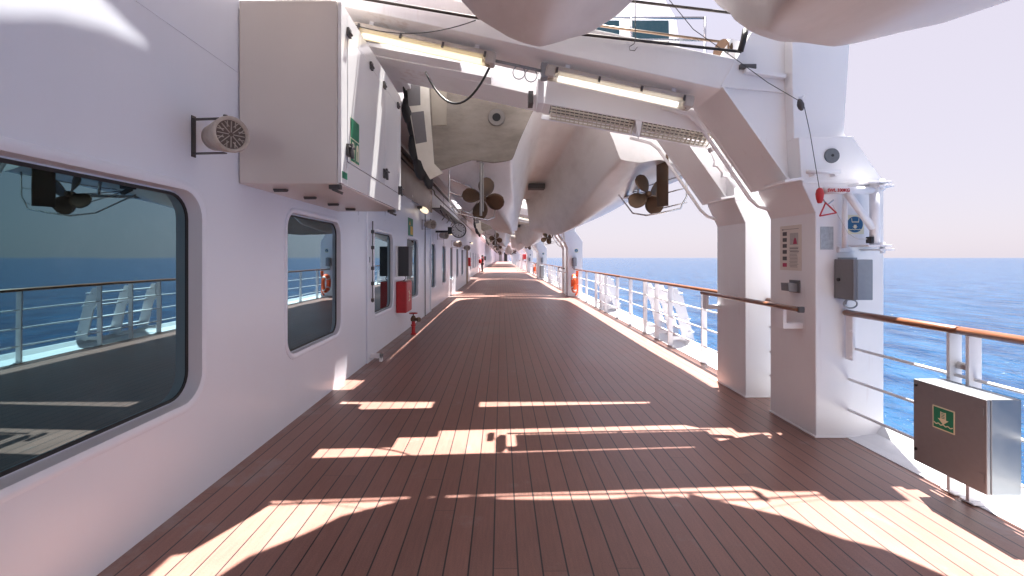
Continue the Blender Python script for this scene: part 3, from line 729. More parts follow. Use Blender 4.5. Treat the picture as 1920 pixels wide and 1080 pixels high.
b = MB(); b.box(2.855, 2.875, 3.70, 3.775, .66, 1.02); b.tube([(2.865, 3.72, .9), (2.84, 3.70, .9)], .012, 6); b.tube([(2.865, 3.72, .70), (2.84, 3.70, .70)], .012, 6); b.build('end_plate', WHITE, near)
b = MB(); b.box(2.88, 2.905, 2.795, 2.885, .80, .83); b.tube([(2.90, 2.79, .83), (2.90, 2.89, .83)], .012, 8); b.build('hinge', CHROME, near)
mid = make_railing(D0+.64, D0+SEP, (), ())
mid['label'] = 'short railing piece in the gap between the nearest two davit columns'
long_ = make_railing(D0+SEP+.64, D0+PITCH, (6.48, 7.77, 8.44, 9.13, 10.15, 11.3, 12.55, 13.2, 13.85, 15.4, 16.8), (10.9,))
long_['label'] = 'first long railing beyond the nearest davits, with brown handrail and white posts'
for k in range(1, 6):
    dup(mid, (0, k*PITCH, 0), 'tiny railing piece in the gap between columns of the %s davit pair' % ordn[k])
    dup(long_, (0, k*PITCH, 0), 'distant railing section just beyond the %s davit pair' % ordn[k])

# ---- embarkation step racks outboard of railing
def make_rack(yc):
    t = thing('embarkation_steps', '', 'steps', (3.1, yc, 0), 'white embarkation steps outside the railing')
    for dy in (-.67, 0, .67):
        b = MB(); b.prism([(2.93, .98), (3.0, .98), (3.05, .86), (3.09, .86), (3.30, .08), (3.10, .08), (2.98, .62), (2.93, .70)], 'y', yc+dy-.012, yc+dy+.012)
        b.prism([(2.93, .16), (2.93, .10), (3.2, .10), (3.2, .14)], 'y', yc+dy-.010, yc+dy+.010)
        b.build('stringer', WHITE, t)
    for x, z in ((3.04, .88), (3.10, .66), (3.17, .44), (3.23, .22)):
        b = MB(); b.box(x-.05, x+.055, yc-.70, yc+.70, z, z+.022); b.build('tread', WHITE, t, bevel=.004)
    return t
rk = make_rack(8.44); rk['label'] = 'white sloping step rack outside the railing, the one nearer the camera'
dup(rk, (0, 4.76, 0), 'white sloping step rack outside the railing, the farther of the near two')
for k in range(1, 3):
    for j, dz in enumerate((0, 4.76)):
        dup(rk, (0, k*PITCH+dz, 0), 'tiny white step rack, %s one beyond the %s davit pair' % (('first', 'second')[j], ordn[k]))

# ------------------------------------------------------------------ beam lamps, gratings, ropes
def lo(X): return 2.963 + (1.908-X)*.2197
def make_tube_light(X0, X1, tube_mat, y=4.15, cover=None):
    xm = (X0+X1)/2
    A = Vector((X0, y, lo(X0)-.115)); B = Vector((X1, y, lo(X1)-.115)); d = (B-A).normalized(); up = Vector((0, 1, 0)).cross(d) * -1
    if up.z < 0: up = -up
    t = thing('tube_lamp', '', 'tube lamp', ((A+B)/2), 'fluorescent lamps under the davit beams')
    b = MB(); b.bar(A+up*.045-d*.03, B+up*.045+d*.03, .13, .045, up); b.build('housing', mat('lamp housing', (.52, .49, .45), .5, var=.1, dirt=(.3, .22, .15), dirt_amt=.5, dscale=6) if 'LH' not in globals() else LH, t, bevel=.012)
    b = MB(); b.tube([A+d*.09-up*.02, B-d*.09-up*.02], .026, 12); b.build('tube', tube_mat, t, smooth=True)
    n = 12; ringsA = []
    for P in (A, A+d*.02, B-d*.02, B):
        s = .75 if (P is A or P is B) else 1.
        ringsA.append([P + up*(.022) + (Vector((0, 1, 0))*math.cos(math.pi*k/n)*.062 - up*math.sin(math.pi*k/n)*.075)*s for k in range(n+1)])
    b = MB(); b.rings(ringsA, False, False); b.face([b.bm.verts[i] for i in ()]) if False else None
    b.build('cover', cover or CLEAR, t, smooth=True)
    for P, s in ((A, 1), (B, -1)):
        b = MB(); b.bar(P+up*.01-d*.035*s, P+up*.01+d*.06*s, .135, .10, up); b.build('end_cap', LH, t, bevel=.02)
    for f in (.05, .35, .65, .95):
        b = MB(); P = A.lerp(B, f); b.bar(P+Vector((0, -.066, 0))+up*.05, P+Vector((0, -.072, 0))-up*.0, .02, .012, (0, 1, 0))
        b.build('clip', DKMETAL, t)
    for f in (.12, .88):
        b = MB(); P = A.lerp(B, f); b.bar(P+up*.065, P+up*.125, .04, .04, d)
        b.build('hanger', WHITE, t)
    return t
LH = mat('lamp housing', (.52, .48, .43), .5, var=.1, dirt=(.30, .22, .15), dirt_amt=.5, dscale=6)
l1 = make_tube_light(-1.35, -.09, TUBEW); l1['label'] = 'lit yellowish fluorescent lamp under the nearest beam, left one by the locker'
l2 = make_tube_light(.43, 1.70, TUBE, cover=CLEARW); l2['label'] = 'lit white fluorescent lamp under the nearest beam, right one by the davit knee'
for k in range(1, 4):
    dup(l1, (0, k*PITCH, 0), 'small far fluorescent lamp on the inner half of the %s davit beam' % ordn[k])
    dup(l2, (0, k*PITCH, 0), 'small far fluorescent lamp on the outer half of the %s davit beam' % ordn[k])
# conduit between lamps
t = thing('lamp_conduit', 'thin conduit with looped cable joining the two lamps under the beam', 'conduit', (.2, 4.15, 2.9))
b = MB(); b.tube([(-.06, 4.15, lo(-.06)-.10), (.40, 4.15, lo(.4)-.10)], .014, 8); b.build('pipe', BOXGREY, t, smooth=True)
for xc in (.16, .27):
    b = MB(); pts = [(xc+.055*math.sin(a), 4.14, lo(xc)-.165-.06*math.cos(a)*1.0) for a in [2*math.pi*i/16 for i in range(17)]]
    b.tube(pts, .005, 6, False); b.build('cable_loop', BOXGREY, t, smooth=True)
b = MB(); b.box(.36, .42, 4.10, 4.20, lo(.4)-.17, lo(.4)-.03); b.build('junction_box', BOXGREY, t, bevel=.006)
# loose black cable hanging
def catenary(A, B, sag, n=16):
    A = Vector(A); B = Vector(B)
    return [A.lerp(B, i/n) + Vector((0, 0, -4*sag*(i/n)*(1-i/n))) for i in range(n+1)]
b = MB(); b.tube(catenary(px(918, 126, 4.25), px(798, 135, 4.6), .33), .011, 8)
put1(b, 'hanging_cable', BLACK, 'loose black cable looping down in front of the stained boat stern', 'cable', smooth=True)
b = MB(); b.tube(catenary(px(650, 42, 3.9), px(892, 38, 3.7), .10), .004, 6)
put1(b, 'thin_wire', BLACK, 'thin wire stretched in front of the left lamp', 'wire', smooth=True)
# wire ropes along the beam
for (pts, r, lab) in (
    ([px(600, -16, 3.86), px(695, 0, 3.86), px(887, 32, 3.88), px(1090, 64, 3.9), px(1390, 97, 3.9)], .013, 'thick dark wire rope along the top of the nearest beam'),
    ([px(1000, -20, 3.9), px(1165, 0, 3.9), px(1379, 25, 3.9), px(1480, 37, 3.95)], .012, 'upper dark wire rope high above the nearest beam'),
    ([px(1050, 38, 4.2), px(1196, 58, 4.2), px(1363, 80, 4.2)], .012, 'brass coloured rod just above the nearest beam behind the wire rope')):
    b = MB(); b.tube(pts, r, 8); put1(b, 'wire_rope' if 'rope' in lab else 'brass_rod', WIRE if 'dark' in lab else BRONZE, lab, 'wire rope' if 'dark' in lab else 'rod', smooth=True)
b = MB(); b.tube([px(1191, -10, 3.8), px(1191, 75, 3.8), px(1189, 82, 3.8), px(1180, 88, 3.8), px(1181, 94, 3.8), px(1190, 95, 3.8), px(1195, 88, 3.8)], .0035, 6)
put1(b, 'wire_hook', DKMETAL, 'thin wire ending in an open hook hanging in front of the beam', 'hook', smooth=True)
# black hose at davit head
b = MB(); b.tube([px(1398, 55, 3.85), px(1394, 75, 3.85), px(1388, 97, 3.88)], .026, 8)
put1(b, 'hose_bend', RUBBER, 'short black hose curving at the davit head', 'hose', smooth=True)
# winch sheave plates at davit head
t = thing('rope_sheave', 'white sheave block with bronze wheel on top of the nearest beam', 'sheave', px(1365, 105, 4.05))
b = MB(); b.prism([px(1372, 70, 4)[::2], px(1392, 76, 4)[::2], px(1376, 112, 4)[::2], px(1352, 108, 4)[::2]], 'y', 4.02, 4.06); b.build('cheek_plate', WHITE, t)
b = MB(); b.lathe([(.10, -.02), (.085, 0), (.10, .02)], px(1355, 96, 4.1), (1, 0.3, 0), 20); b.build('wheel', BRONZE, t)

# grating walk between the two beams
def glo(X): return 3.02 - (X-.5)*.178
t = thing('grating_step', 'white grating platform with two perforated panels under the davit beams', 'grating', (1.3, 4.6, 2.85), 'grating platforms between davit beams')
ya, yb_ = 4.53, 4.76; dz_ = .07
b = MB(); b.prism([(.42, glo(.42)-.01), (2.16, glo(2.16)-.01), (2.10, glo(2.1)+.20), (.46, glo(.46)+.26)], 'y', ya-.03, ya-.005); b.build('fascia', WHITE, t, bevel=.003)
b = MB(); b.bar((.42, yb_+.012, glo(.42)-.06), (2.16, yb_+.012, glo(2.16)-.06), .02, .05); b.build('rear_edge', WHITE, t, bevel=.003)
for (x0, x1) in ((.50, 1.33), (1.42, 2.12)):
    b = MB(); n = int((x1-x0)/.045)
    for i in range(n+1):
        X = x0 + (x1-x0)*i/n; b.bar((X, ya, glo(X)), (X+.03, yb_, glo(X)-dz_), .008, .022)
    for j in range(6):
        yy = ya + (yb_-ya)*j/5; b.bar((x0, yy, glo(x0)+.004-dz_*j/5), (x1, yy, glo(x1)+.004-dz_*j/5), .012, .014)
    b.build('grating', mat('galvanised grating', (.50, .44, .38), .6, metal=.2, var=.15, scale=20) if False else CREAM, t)
b = MB(); b.prism([(1.33, glo(1.33)-.01), (1.40, glo(1.40)+.02), (1.36, glo(1.36)-.20)], 'y', ya-.02, ya+.0); b.prism([(ya-.03, glo(1.36)+.01), (yb_+.02, glo(1.36)+.01), (ya+.06, glo(1.36)-.13)], 'x', 1.35, 1.40); b.build('divider_fin', WHITE, t, bevel=.003)
b = MB(); b.box(.36, .42, ya-.05, yb_, glo(.4)-.02, lo(.4)-.03); b.build('hanger_post', WHITE, t, bevel=.005)
b = MB(); b.box(.28, .33, ya+.15, ya+.30, glo(.3)+.03, glo(.3)+.16); b.build('vent_block', DKMETAL, t)
b = MB(); b.bar((.50, ya+.115, glo(.5)+.02), (2.12, ya+.115, glo(2.12)+.02), yb_-ya, .006, (0, dz_, yb_-ya)); b.build('tray_back', DKMETAL, t)
for k in range(1, 3): dup(t, (0, k*PITCH, 0), 'small far grating platform under the %s davit pair' % ordn[k])
# bracket pipes on rear davit haunch
t = thing('haunch_pipe', 'white pipe with valve fittings along the rear davit knee', 'pipe', px(1350, 320, 4.9))
b = MB(); b.tube([px(1335, 285, 4.88), px(1345, 310, 4.88), px(1380, 350, 4.88)], .022, 8); b.build('pipe', WHITE, t, smooth=True)
for p in ((1345, 308), (1360, 328)):
    q = px(p[0], p[1], 4.88); b = MB(); b.box(q[0]-.04, q[0]+.04, q[1]-.03, q[1]+.03, q[2]-.025, q[2]+.025); b.build('fitting', WHITE, t, bevel=.008)
b = MB(); b.bar(px(1330, 282, 4.6), px(1362, 268, 4.6), .07, .05); b.build('bracket_arm', WHITE, t, bevel=.005)

# ------------------------------------------------------------------ fittings on the nearest davit column
F = D0   # column front face
def fx(x, y, Y=F): return px(x, y, Y)
# round cover
b = MB(); c = fx(1559, 292); b.lathe([(.062, .0), (.060, -.012), (.02, -.014)], c, (0, 1, 0), 24)
cv = put(b.build('round_cover', mat('worn grey metal', (.16, .17, .18), .6, metal=.3, var=.35, scale=40)), 'round grey metal cover with black centre high on the davit column', 'cover')
b = MB(); b.lathe([(.012, -.016), (.012, -.013)], c, (0, 1, 0), 12); b.build('centre_hole', BLACK, cv)
# horizontal bar with brackets
t = thing('stowage_bar', 'short white horizontal tube on two brackets below the round cover', 'bar', fx(1542, 322))
b = MB(); b.tube([fx(1514, 322, F-.06), fx(1574, 322, F-.06)], .018, 12); b.build('tube', WHITE, t, smooth=True)
for x in (1521, 1559):
    q = fx(x, 326); b = MB(); b.box(q[0]-.016, q[0]+.016, F-.06, F, q[2]-.03, q[2]+.01); b.build('bracket', WHITE, t)
# pulley, wire, red hook block, triangle
t = thing('pulley_block', 'small dark pulley hanging from the upper davit column', 'pulley', fx(1501, 195, F-.12))
b = MB(); c = fx(1501, 196, F-.12); b.lathe([(.008, -.05), (.022, -.03), (.026, 0), (.018, .03), (.006, .048)], c, (-.25, 0, 1), 14); b.build('block', DKMETAL, t, smooth=True)
b = MB(); b.tube([fx(1504, 186, F-.12), fx(1507, 180, F-.10), fx(1508, 178, F)], .006, 8); b.tube([fx(1497, 183, F-.02), fx(1516, 177, F-.02)], .006, 6); b.build('shackle', WHITE, t)
b = MB(); b.tube([px(1255, 0, 3.5), px(1300, 55, 3.55), px(1385, 115, 3.62), px(1440, 155, 3.65), px(1500, 190, 3.665), px(1508, 200, 3.665), px(1519, 250, 3.66), px(1536, 352, 3.60)], .0028, 6)
put1(b, 'hoist_wire', BLACK, 'thin black hoist wire running over the pulley down to the red weight', 'wire', smooth=True)
b = MB(); c = fx(1537, 367, 3.60); b.lathe([(.012, .062), (.024, .045), (.030, .015), (.026, -.02), (.017, -.055), (.010, -.060)], c, (0, 0, 1), 16)
put1(b, 'hook_weight', RED, 'red pear shaped hook weight at the end of the hoist wire', 'weight', smooth=True)
t = thing('ring_hook', 'red triangular ring with snap hook hanging below the red weight', 'hook', fx(1552, 390, 3.58))
b = MB(); P3 = [fx(1548, 380, 3.58), fx(1568, 399, 3.58), fx(1537, 405, 3.58), fx(1548, 380, 3.58)]
for a, c2 in zip(P3[:-1], P3[1:]): b.tube([a, c2], .006, 8)
b.build('ring', RED, t)
b = MB(); b.tube([fx(1540, 369, 3.6), fx(1546, 378, 3.59), fx(1552, 383, 3.58), fx(1563, 375, 3.58)], .006, 8); b.build('snap_hook', CHROME, t)
# swing arm crane
t = thing('swing_arm', 'white tubular swing arm with diagonal brace hinged on the davit column', 'swing arm', fx(1643, 460, 3.62))
Y = 3.62
b = MB(); b.tube([fx(1546, 357, Y), fx(1636, 357, Y)], .030, 14); b.build('boom', WHITE, t, smooth=True)
b = MB(); b.tube([fx(1640, 345, Y), fx(1640, 463, Y)], .034, 14); b.build('post', WHITE, t, smooth=True)
b = MB(); b.tube([fx(1586, 360, Y), fx(1600, 378, Y), fx(1636, 428, Y)], .027, 14); b.build('brace', WHITE, t, smooth=True)
b = MB(); b.tube([fx(1584, 366, Y+.1), fx(1584, 465, Y+.1)], .020, 12); b.build('stay_pipe', WHITE, t, smooth=True)
for y in (343, 461):
    b = MB(); q = fx(1643, y, Y); b.box(q[0]-.10, q[0]+.085, q[1]-.05, F, q[2]-.008, q[2]+.008); b.box(q[0]-.02, q[0]+.095, q[1]-.06, F-.02, q[2]-.038, q[2]-.024); b.tube([(q[0]+.05, q[1]-.0, q[2]-.06), (q[0]+.05, q[1], q[2]+.03)], .018, 10); b.build('hinge_plate', WHITE, t, bevel=.004)
text_mesh('marking', 'SWL 330KG', .034, RED, t, (fx(1567, 358, Y)[0], Y-.0325, fx(0, 358, Y)[2]), (1, 0, 0), (0, 0, 1), .001, bold=.0012)
b = MB(); q = fx(1630, 450, Y); b.box(q[0]-.012, q[0]+.012, q[1]-.03, q[1]+.02, q[2]-.025, q[2]+.025); b.build('latch', BLACK, t)
b = MB(); b.tube([fx(1561, 384, 3.60), fx(1572, 405, 3.66), fx(1590, 437, 3.68), fx(1608, 448, 3.66), fx(1630, 448, 3.62)], .0035, 6)
put1(b, 'lanyard', CABLEW, 'thin pale lanyard drooping from the ring to the swing arm latch', 'lanyard', smooth=True)
# blue round sign on cream plate
def muster_sign(c, s, label, face_y):
    x, z = c
    t = thing('safety_sign', label, 'sign', (x, face_y, z-s/2), 'round blue launch signs on the davits')
    b = MB(); b.box(x-s*.46, x+s*.50, face_y-.004, face_y-.0005, z-s*.55, z+s*.55); b.build('plate', LUMI, t)
    b = MB(); b.lathe([(s*.46, -.006), (s*.46, -.0045)], (x-s*.03, face_y, z-s*.0), (0, 1, 0), 28); f = b.build('disc', BLUE, t)
    b = MB(); x -= s*.03
    b.prism([(x-s*.075, z-s*.02), (x+s*.075, z-s*.02), (x+s*.075, z-s*.12), (x+s*.15, z-s*.12), (x, z-s*.25), (x-s*.15, z-s*.12), (x-s*.075, z-s*.12)], 'y', face_y-.0085, face_y-.007); b.build('arrow', LUMI, f)
    b = MB(); pts = [(x+s*.38*(i/12*2-1), face_y-.0075, z-s*.29+s*.02*math.sin(i*2.0)) for i in range(13)]
    for a, c2 in zip(pts[:-1], pts[1:]): b.bar(a, c2, .002, s*.03)
    b.build('wave_line', LUMI, f)
    b = MB()
    for a, c2 in (((-.2, .36), (-.17, .12)), ((-.17, .12), (.2, .12)), ((.2, .12), (.22, .36)), ((-.17, .17), (.2, .17))): b.bar((x+a[0]*s, face_y-.0075, z+a[1]*s), (x+c2[0]*s, face_y-.0075, z+c2[1]*s), .002, s*.022, (0, 0, 1) if a[1] == c2[1] else (1, 0, 0))
    b.build('boat_outline', LUMI, f)
    return t
q = fx(1603, 421); sgn = muster_sign((q[0], q[2]), .145, 'round blue sign with arrow and waves on the nearest davit column', F)
b = MB(); q0 = fx(1538, 425); q1 = fx(1562, 468); b.box(q0[0], q1[0], F-.004, F-.0003, q1[2], q0[2])
pl = put1(b, 'notice_plate', mat('scratched metal plate', (.42, .44, .45), .45, metal=.6, var=.45, scale=35), 'scratched grey metal notice plate left of the blue sign', 'plate')
q = fx(1577, 468); b = MB(); b.box(q[0]-.04, q[0]+.06, F-.035, F, q[2]-.025, q[2]+.025); put1(b, 'pipe_clamp', WHITE, 'small white clamp block on the column below the stay pipe', 'clamp', bevel=.008)
# grey electrical box
def make_ebox(y0):
    t = thing('electrical_box', '', 'electrical box', (2.85, y0-.1, 1.16), 'grey electrical boxes on the davit columns')
    b = MB(); b.box(2.80, 2.925, y0-.21, y0-.003, 1.165, 1.485); b.build('body', BOXGREY, t, bevel=.006)
    b = MB(); b.box(2.768, 2.798, y0-.212, y0-.003, 1.163, 1.487); dd = b.build('door', mat('grey door', (.20, .20, .21), .45, metal=.35, var=.1, scale=40) if 'GD' not in globals() else GD, t, bevel=.006)
    b = MB(); b.lathe([(.014, 0), (.014, .012)], (2.768, y0-.06, 1.32), (-1, 0, 0), 10); b.build('knob', BLACK, dd)
    b = MB(); b.box(2.80, 2.94, y0-.03, y0-.001, 1.47, 1.50); b.build('mounting_flange', BOXGREY, t)
    b = MB(); pts = [(2.83+.055*math.cos(a), y0-.1, 1.125+.035*math.sin(a)) for a in [2*math.pi*i/18 for i in range(19)]]; b.tube(pts, .006, 6, False); b.tube([(2.80, y0-.1, 1.165), (2.79, y0-.1, 1.12)], .008, 6); b.build('cable_loop', BOXGREY, t, smooth=True)
    return t
GD = mat('grey door', (.20, .195, .20), .45, metal=.35, var=.1, scale=40)
eb = make_ebox(F); eb['label'] = 'grey electrical box with cable loop on the front of the nearest davit column'
for k in range(1, 5): dup(eb, (0, k*PITCH, 0), 'small far grey electrical box on the %s davit pair' % ordn[k])
for k in range(1, 4): dup(sgn, (0, k*PITCH, 0), 'tiny far round blue sign on the %s davit pair' % ordn[k])
# poster on the inboard face
X = 2.617
def pz(x, y, Xf=X):
    Y = FPX*Xf/(x-940); return (Y, 1.5-(y-483)/FPX*Y)
t = thing('notice_poster', 'faded safety poster with small photos on the inner face of the nearest davit column', 'poster', (X, 4.12, 1.38))
b = MB(); b.box(X-.004, X-.0005, 3.965, 4.265, 1.385, 1.79); b.build('sheet', PAPER, t)
b = MB(); [b.box(X-.0056, X-.0042, 4.165, 4.225, z, z+.035) for z in (1.70, 1.645, 1.59, 1.535, 1.475)]; b.build('photo_print', PHOTO, t)
b = MB(); b.box(X-.0056, X-.0042, 4.165, 4.225, 1.415, 1.45); b.prism([(4.02, 1.62), (4.075, 1.62), (4.065, 1.655), (4.05, 1.68), (4.035, 1.67), (4.025, 1.645)], 'x', X-.0060, X-.0046); b.build('red_print', PINKP, t)
b = MB(); b.box(X-.0054, X-.0043, 4.005, 4.12, 1.615, 1.72); b.build('picture_frame', mat('pale print', (.45, .42, .40), .6, var=.2, scale=60), t)
b = MB(); rnd = random.Random(3)
b.box(X-.0056, X-.0042, 4.0, 4.23, 1.755, 1.759); b.box(X-.0056, X-.0042, 4.215, 4.235, 1.75, 1.762)
for i in range(15):
    z = 1.59 - i*.0125; h = .004 if i not in (1, 3) else .008
    b.box(X-.0056, X-.0042, 3.995+rnd.random()*.03, 4.13-rnd.random()*.012, z, z+h)
b.build('text_line', mat('grey print', (.22, .20, .19), .6, var=.1), t)
# ashtray box
t = thing('ashtray_box', 'small grey metal ashtray on the column inner face above the grab rail', 'ashtray', (2.56, 4.05, 1.19))
b = MB(); b.box(X-.012, X-.001, 3.98, 4.12, 1.19, 1.30); b.build('back_plate', GD, t, bevel=.002)
b = MB(); b.prism([(X-.012, 1.195), (X-.09, 1.205), (X-.095, 1.275), (X-.012, 1.275)], 'y', 4.0, 4.11); b.build('tray', STEEL, t, bevel=.003)

# ------------------------------------------------------------------ near stainless steel box
t = thing('ladder_box', 'stainless steel box with green ladder sign hung on the near railing', 'box', (2.73, 2.69, .2))
BX0, BX1, BY0, BY1, BZ0, BZ1 = 2.665, 2.83, 2.475, 2.915, .205, .727
b = MB(); b.box(BX0, BX1, BY0, BY1, BZ0, BZ1); b.build('body', mat('pale brushed steel', (.27, .29, .31), .40, metal=.8, var=.06, scale=30, bump=.03, bscale=200), t, bevel=.004)
b = MB(); b.box(BX0-.026, BX0-.003, BY0+.0, BY1, BZ0+.001, BZ1-.001); ld = b.build('lid', STEEL, t, bevel=.004)
for z in (.29, .655):
    b = MB(); b.box(BX0-.030, BX0-.0265, BY0+.012, BY0+.04, z-.025, z+.025); b.build('hinge', STEEL, ld, bevel=.001)
for z in (.285, .69):
    b = MB(); b.lathe([(.009, 0), (.009, .006)], (BX0-.026, BY1-.02, z), (-1, 0, 0), 10); b.build('screw', BLACK, ld)
SX = BX0-.0265; yc, zc, sz = 2.715, .535, .125
b = MB(); b.box(SX-.0015, SX, yc-.068, yc+.068, zc-.068, zc+.068); sg = b.build('sign', LUMI, ld)
b = MB(); b.box(SX-.0025, SX-.0018, yc-.061, yc+.061, zc-.061, zc+.061); b.build('sign_field', GREEN, sg)
b = MB(); b.prism([(yc-.017, zc+.042), (yc+.017, zc+.042), (yc+.017, zc-.002), (yc+.033, zc-.002), (yc, zc-.032), (yc-.033, zc-.002), (yc-.017, zc-.002)], 'x', SX-.0035, SX-.0028)
pts = [(SX-.0032, yc+.058-.116*i/16, zc-.036+.004*math.cos(i*math.pi/2)) for i in range(17)]
for a, c2 in zip(pts[:-1], pts[1:]): b.bar(a, c2, .001, .006)
b.build('arrow', LUMI, sg)
b = MB(); [b.box(SX-.0045, SX-.0038, yc-.010, yc+.010, zc+.004+.009*i, zc+.008+.009*i) for i in range(5)]
b.build('ladder_rungs', GREEN, sg)
b = MB(); b.box(BX1, 2.85, 2.55, 2.60, .55, .62); b.box(BX1, 2.85, 2.80, 2.85, .55, .62); b.build('mount', WHITE, t)

# more boxes & lifebuoys in the distance
t = thing('locker_box', 'small far grey box low on the railing past the second davit pair', 'box', (2.75, 30.5, .15))
b = MB(); b.box(2.60, 2.82, 30.1, 31.0, .15, 1.0); b.build('body', BOXGREY, t, bevel=.02)
b = MB(); b.box(2.585, 2.60, 30.13, 30.97, .18, .97); b.build('lid', GD, t, bevel=.01)
def lifebuoy(c, label, ax=(1, 0, 0)):
    t = thing('lifebuoy', label, 'lifebuoy', c, 'orange lifebuoys on the railing')
    axv = Vector(ax).normalized(); u = axv.cross(Vector((0, 0, 1))).normalized(); v = Vector((0, 0, 1)); C = Vector(c)
    b = MB(); n = 32; b.tube([C + (u*math.cos(2*math.pi*i/n)+v*math.sin(2*math.pi*i/n))*.29 for i in range(n+1)], .075, 12, False); b.build('ring', ORANGE, t, smooth=True)
    for k in range(4):
        a = R(45+90*k); b = MB(); b.tube([C + (u*math.cos(a+s)+v*math.sin(a+s))*.29 for s in (-.12, 0, .12)], .078, 12); b.build('reflective_band', SIGNW, t, smooth=True)
    b = MB(); b.tube([C+Vector((.10, -.10, .30)), C+Vector((.12, -.12, -.05)), C+Vector((.12, -.1, -.32)), C+Vector((.05, -.05, -.45))], .035, 8); b.tube([C+Vector((.11, -.1, .28)), C+Vector((.11, -.1, .48))], .05, 10); b.build('light_float', ORANGE, t, smooth=True)
    return t
lifebuoy((2.76, 17.3, .52), 'orange lifebuoy hanging at the foot of the second davit pair')
lifebuoy((2.76, 38, .55), 'small far orange lifebuoy hanging on the railing past the third davit pair')
b = MB(); b.box(2.5, 2.9, 52, 54, 1.3, 1.9); put1(b, 'winch', RED, 'tiny distant red winch at the outer edge of the sunlit deck', 'winch', bevel=.05)
t = thing('rail_gate', 'tiny distant white mesh gate by the sunlit stretch of deck', 'gate', (2.2, 48, 0))
b = MB(); [b.bar((1.75, 50, z), (2.9, 50, z), .03, .04) for z in (.1, .4, .7, 1.0)]; [b.bar((x, 50, 0), (x, 50, 1.02), .04, .03, (0, 1, 0)) for x in (1.75, 2.03, 2.3, 2.6, 2.88)]; b.build('bars', WHITE, t)

# ------------------------------------------------------------------ lifeboats
BC = .86; S0 = 6.05
def lerp_tab(tab, y):
    if y <= tab[0][0]: return tab[0][1:]
    for a, c in zip(tab[:-1], tab[1:]):
        if a[0] <= y <= c[0]:
            f = (y-a[0])/(c[0]-a[0]); f = f*f*(3-2*f)*.5 + f*.5
            return tuple(p+(q-p)*f for p, q in zip(a[1:], c[1:]))
    return tab[-1][1:]
#        y    wg    wc    bo    xk    bi    it    zb    zt
HT = [(0.0, 2.0, 1.93, 1.74, 1.25, .70, .44, 2.74, 3.60),
      (0.8, 1.96, 1.94, 1.70, 1.22, .68, .42, 2.66, 3.50),
      (2.0, 1.94, 1.88, 1.64, .95, .62, .36, 2.38, 3.40),
      (3.5, 1.93, 1.86, 1.56, .72, .54, .30, 2.16, 3.35),
      (5.5, 1.93, 1.83, 1.48, .60, .47, .26, 2.10, 3.33),
      (7.5, 1.93, 1.80, 1.38, .60, .44, .25, 2.20, 3.35),
      (8.8, 1.91, 1.55, 1.20, .66, .38, .24, 2.32, 3.42),
      (9.6, 1.89, 1.30, 1.08, .72, .30, .20, 2.36, 3.5),
      (9.95, 1.87, 1.12, .86, .70, .44, .26, 2.41, 3.55),
      (10.2, 1.86, 1.05, .80, .68, .50, .30, 2.55, 3.6),
      (10.8, 1.84, 1.05, .80, .70, .58, .36, 2.98, 3.78),
      (11.4, 1.64, 1.15, .86, .74, .62, .42, 3.42, 3.98),
      (11.85, 1.24, 1.08, .88, .75, .64, .48, 3.80, 4.08),
      (12.10, .80, .79, .78, .74, .66, .52, 4.02, 4.15)]
ZG = 4.20
def catmull(P, n):
    out = []
    for i in range(len(P)-1):
        p0 = P[max(i-1, 0)]; p1 = P[i]; p2 = P[i+1]; p3 = P[min(i+2, len(P)-1)]
        for k in range(n):
            t = k/n
            h0 = 2*t**3-3*t*t+1; h1 = t**3-2*t*t+t; h2 = -2*t**3+3*t*t; h3 = t**3-t*t
            out.append(tuple(h0*p1[j] + h1*.22*(p2[j]-p0[j]) + h2*p2[j] + h3*.22*(p3[j]-p1[j]) for j in range(2)))
    out.append(P[-1]); return out
def hull_section(y):
    wg, wc, bo, xk, bi, it, zb, zt = lerp_tab(HT, y)
    cr = max(0, 1-y/1.6)*.07 - .02; c2 = max(0, 1-y/2.2)*.14; dr = max(0, min(1, (y-.8)/2.2)) * max(0, min(1, (9.7-y)/1.6))
    P = [(0, zt), (it*.65, zt-.02), (it, zt-.16), (it+(bi-it)*.7, zb+(zt-zb)*.35), (bi+.02, zb+.06+.12*dr), (bi+(xk-bi)*.5, zb+.015+.03*dr), (xk, zb+cr), (bo, zb+.04-c2+.32*dr), (wc, zb-c2*.6+.08*dr+(max(3.35, zb+.1)-zb)*.42), (wg, max(3.3, zb+.25) if zb < 3.85 else zb+.12), (wg+.02, 3.9 if zb < 3.6 else 4.17), (wg, ZG)]
    return catmull(P, 5)
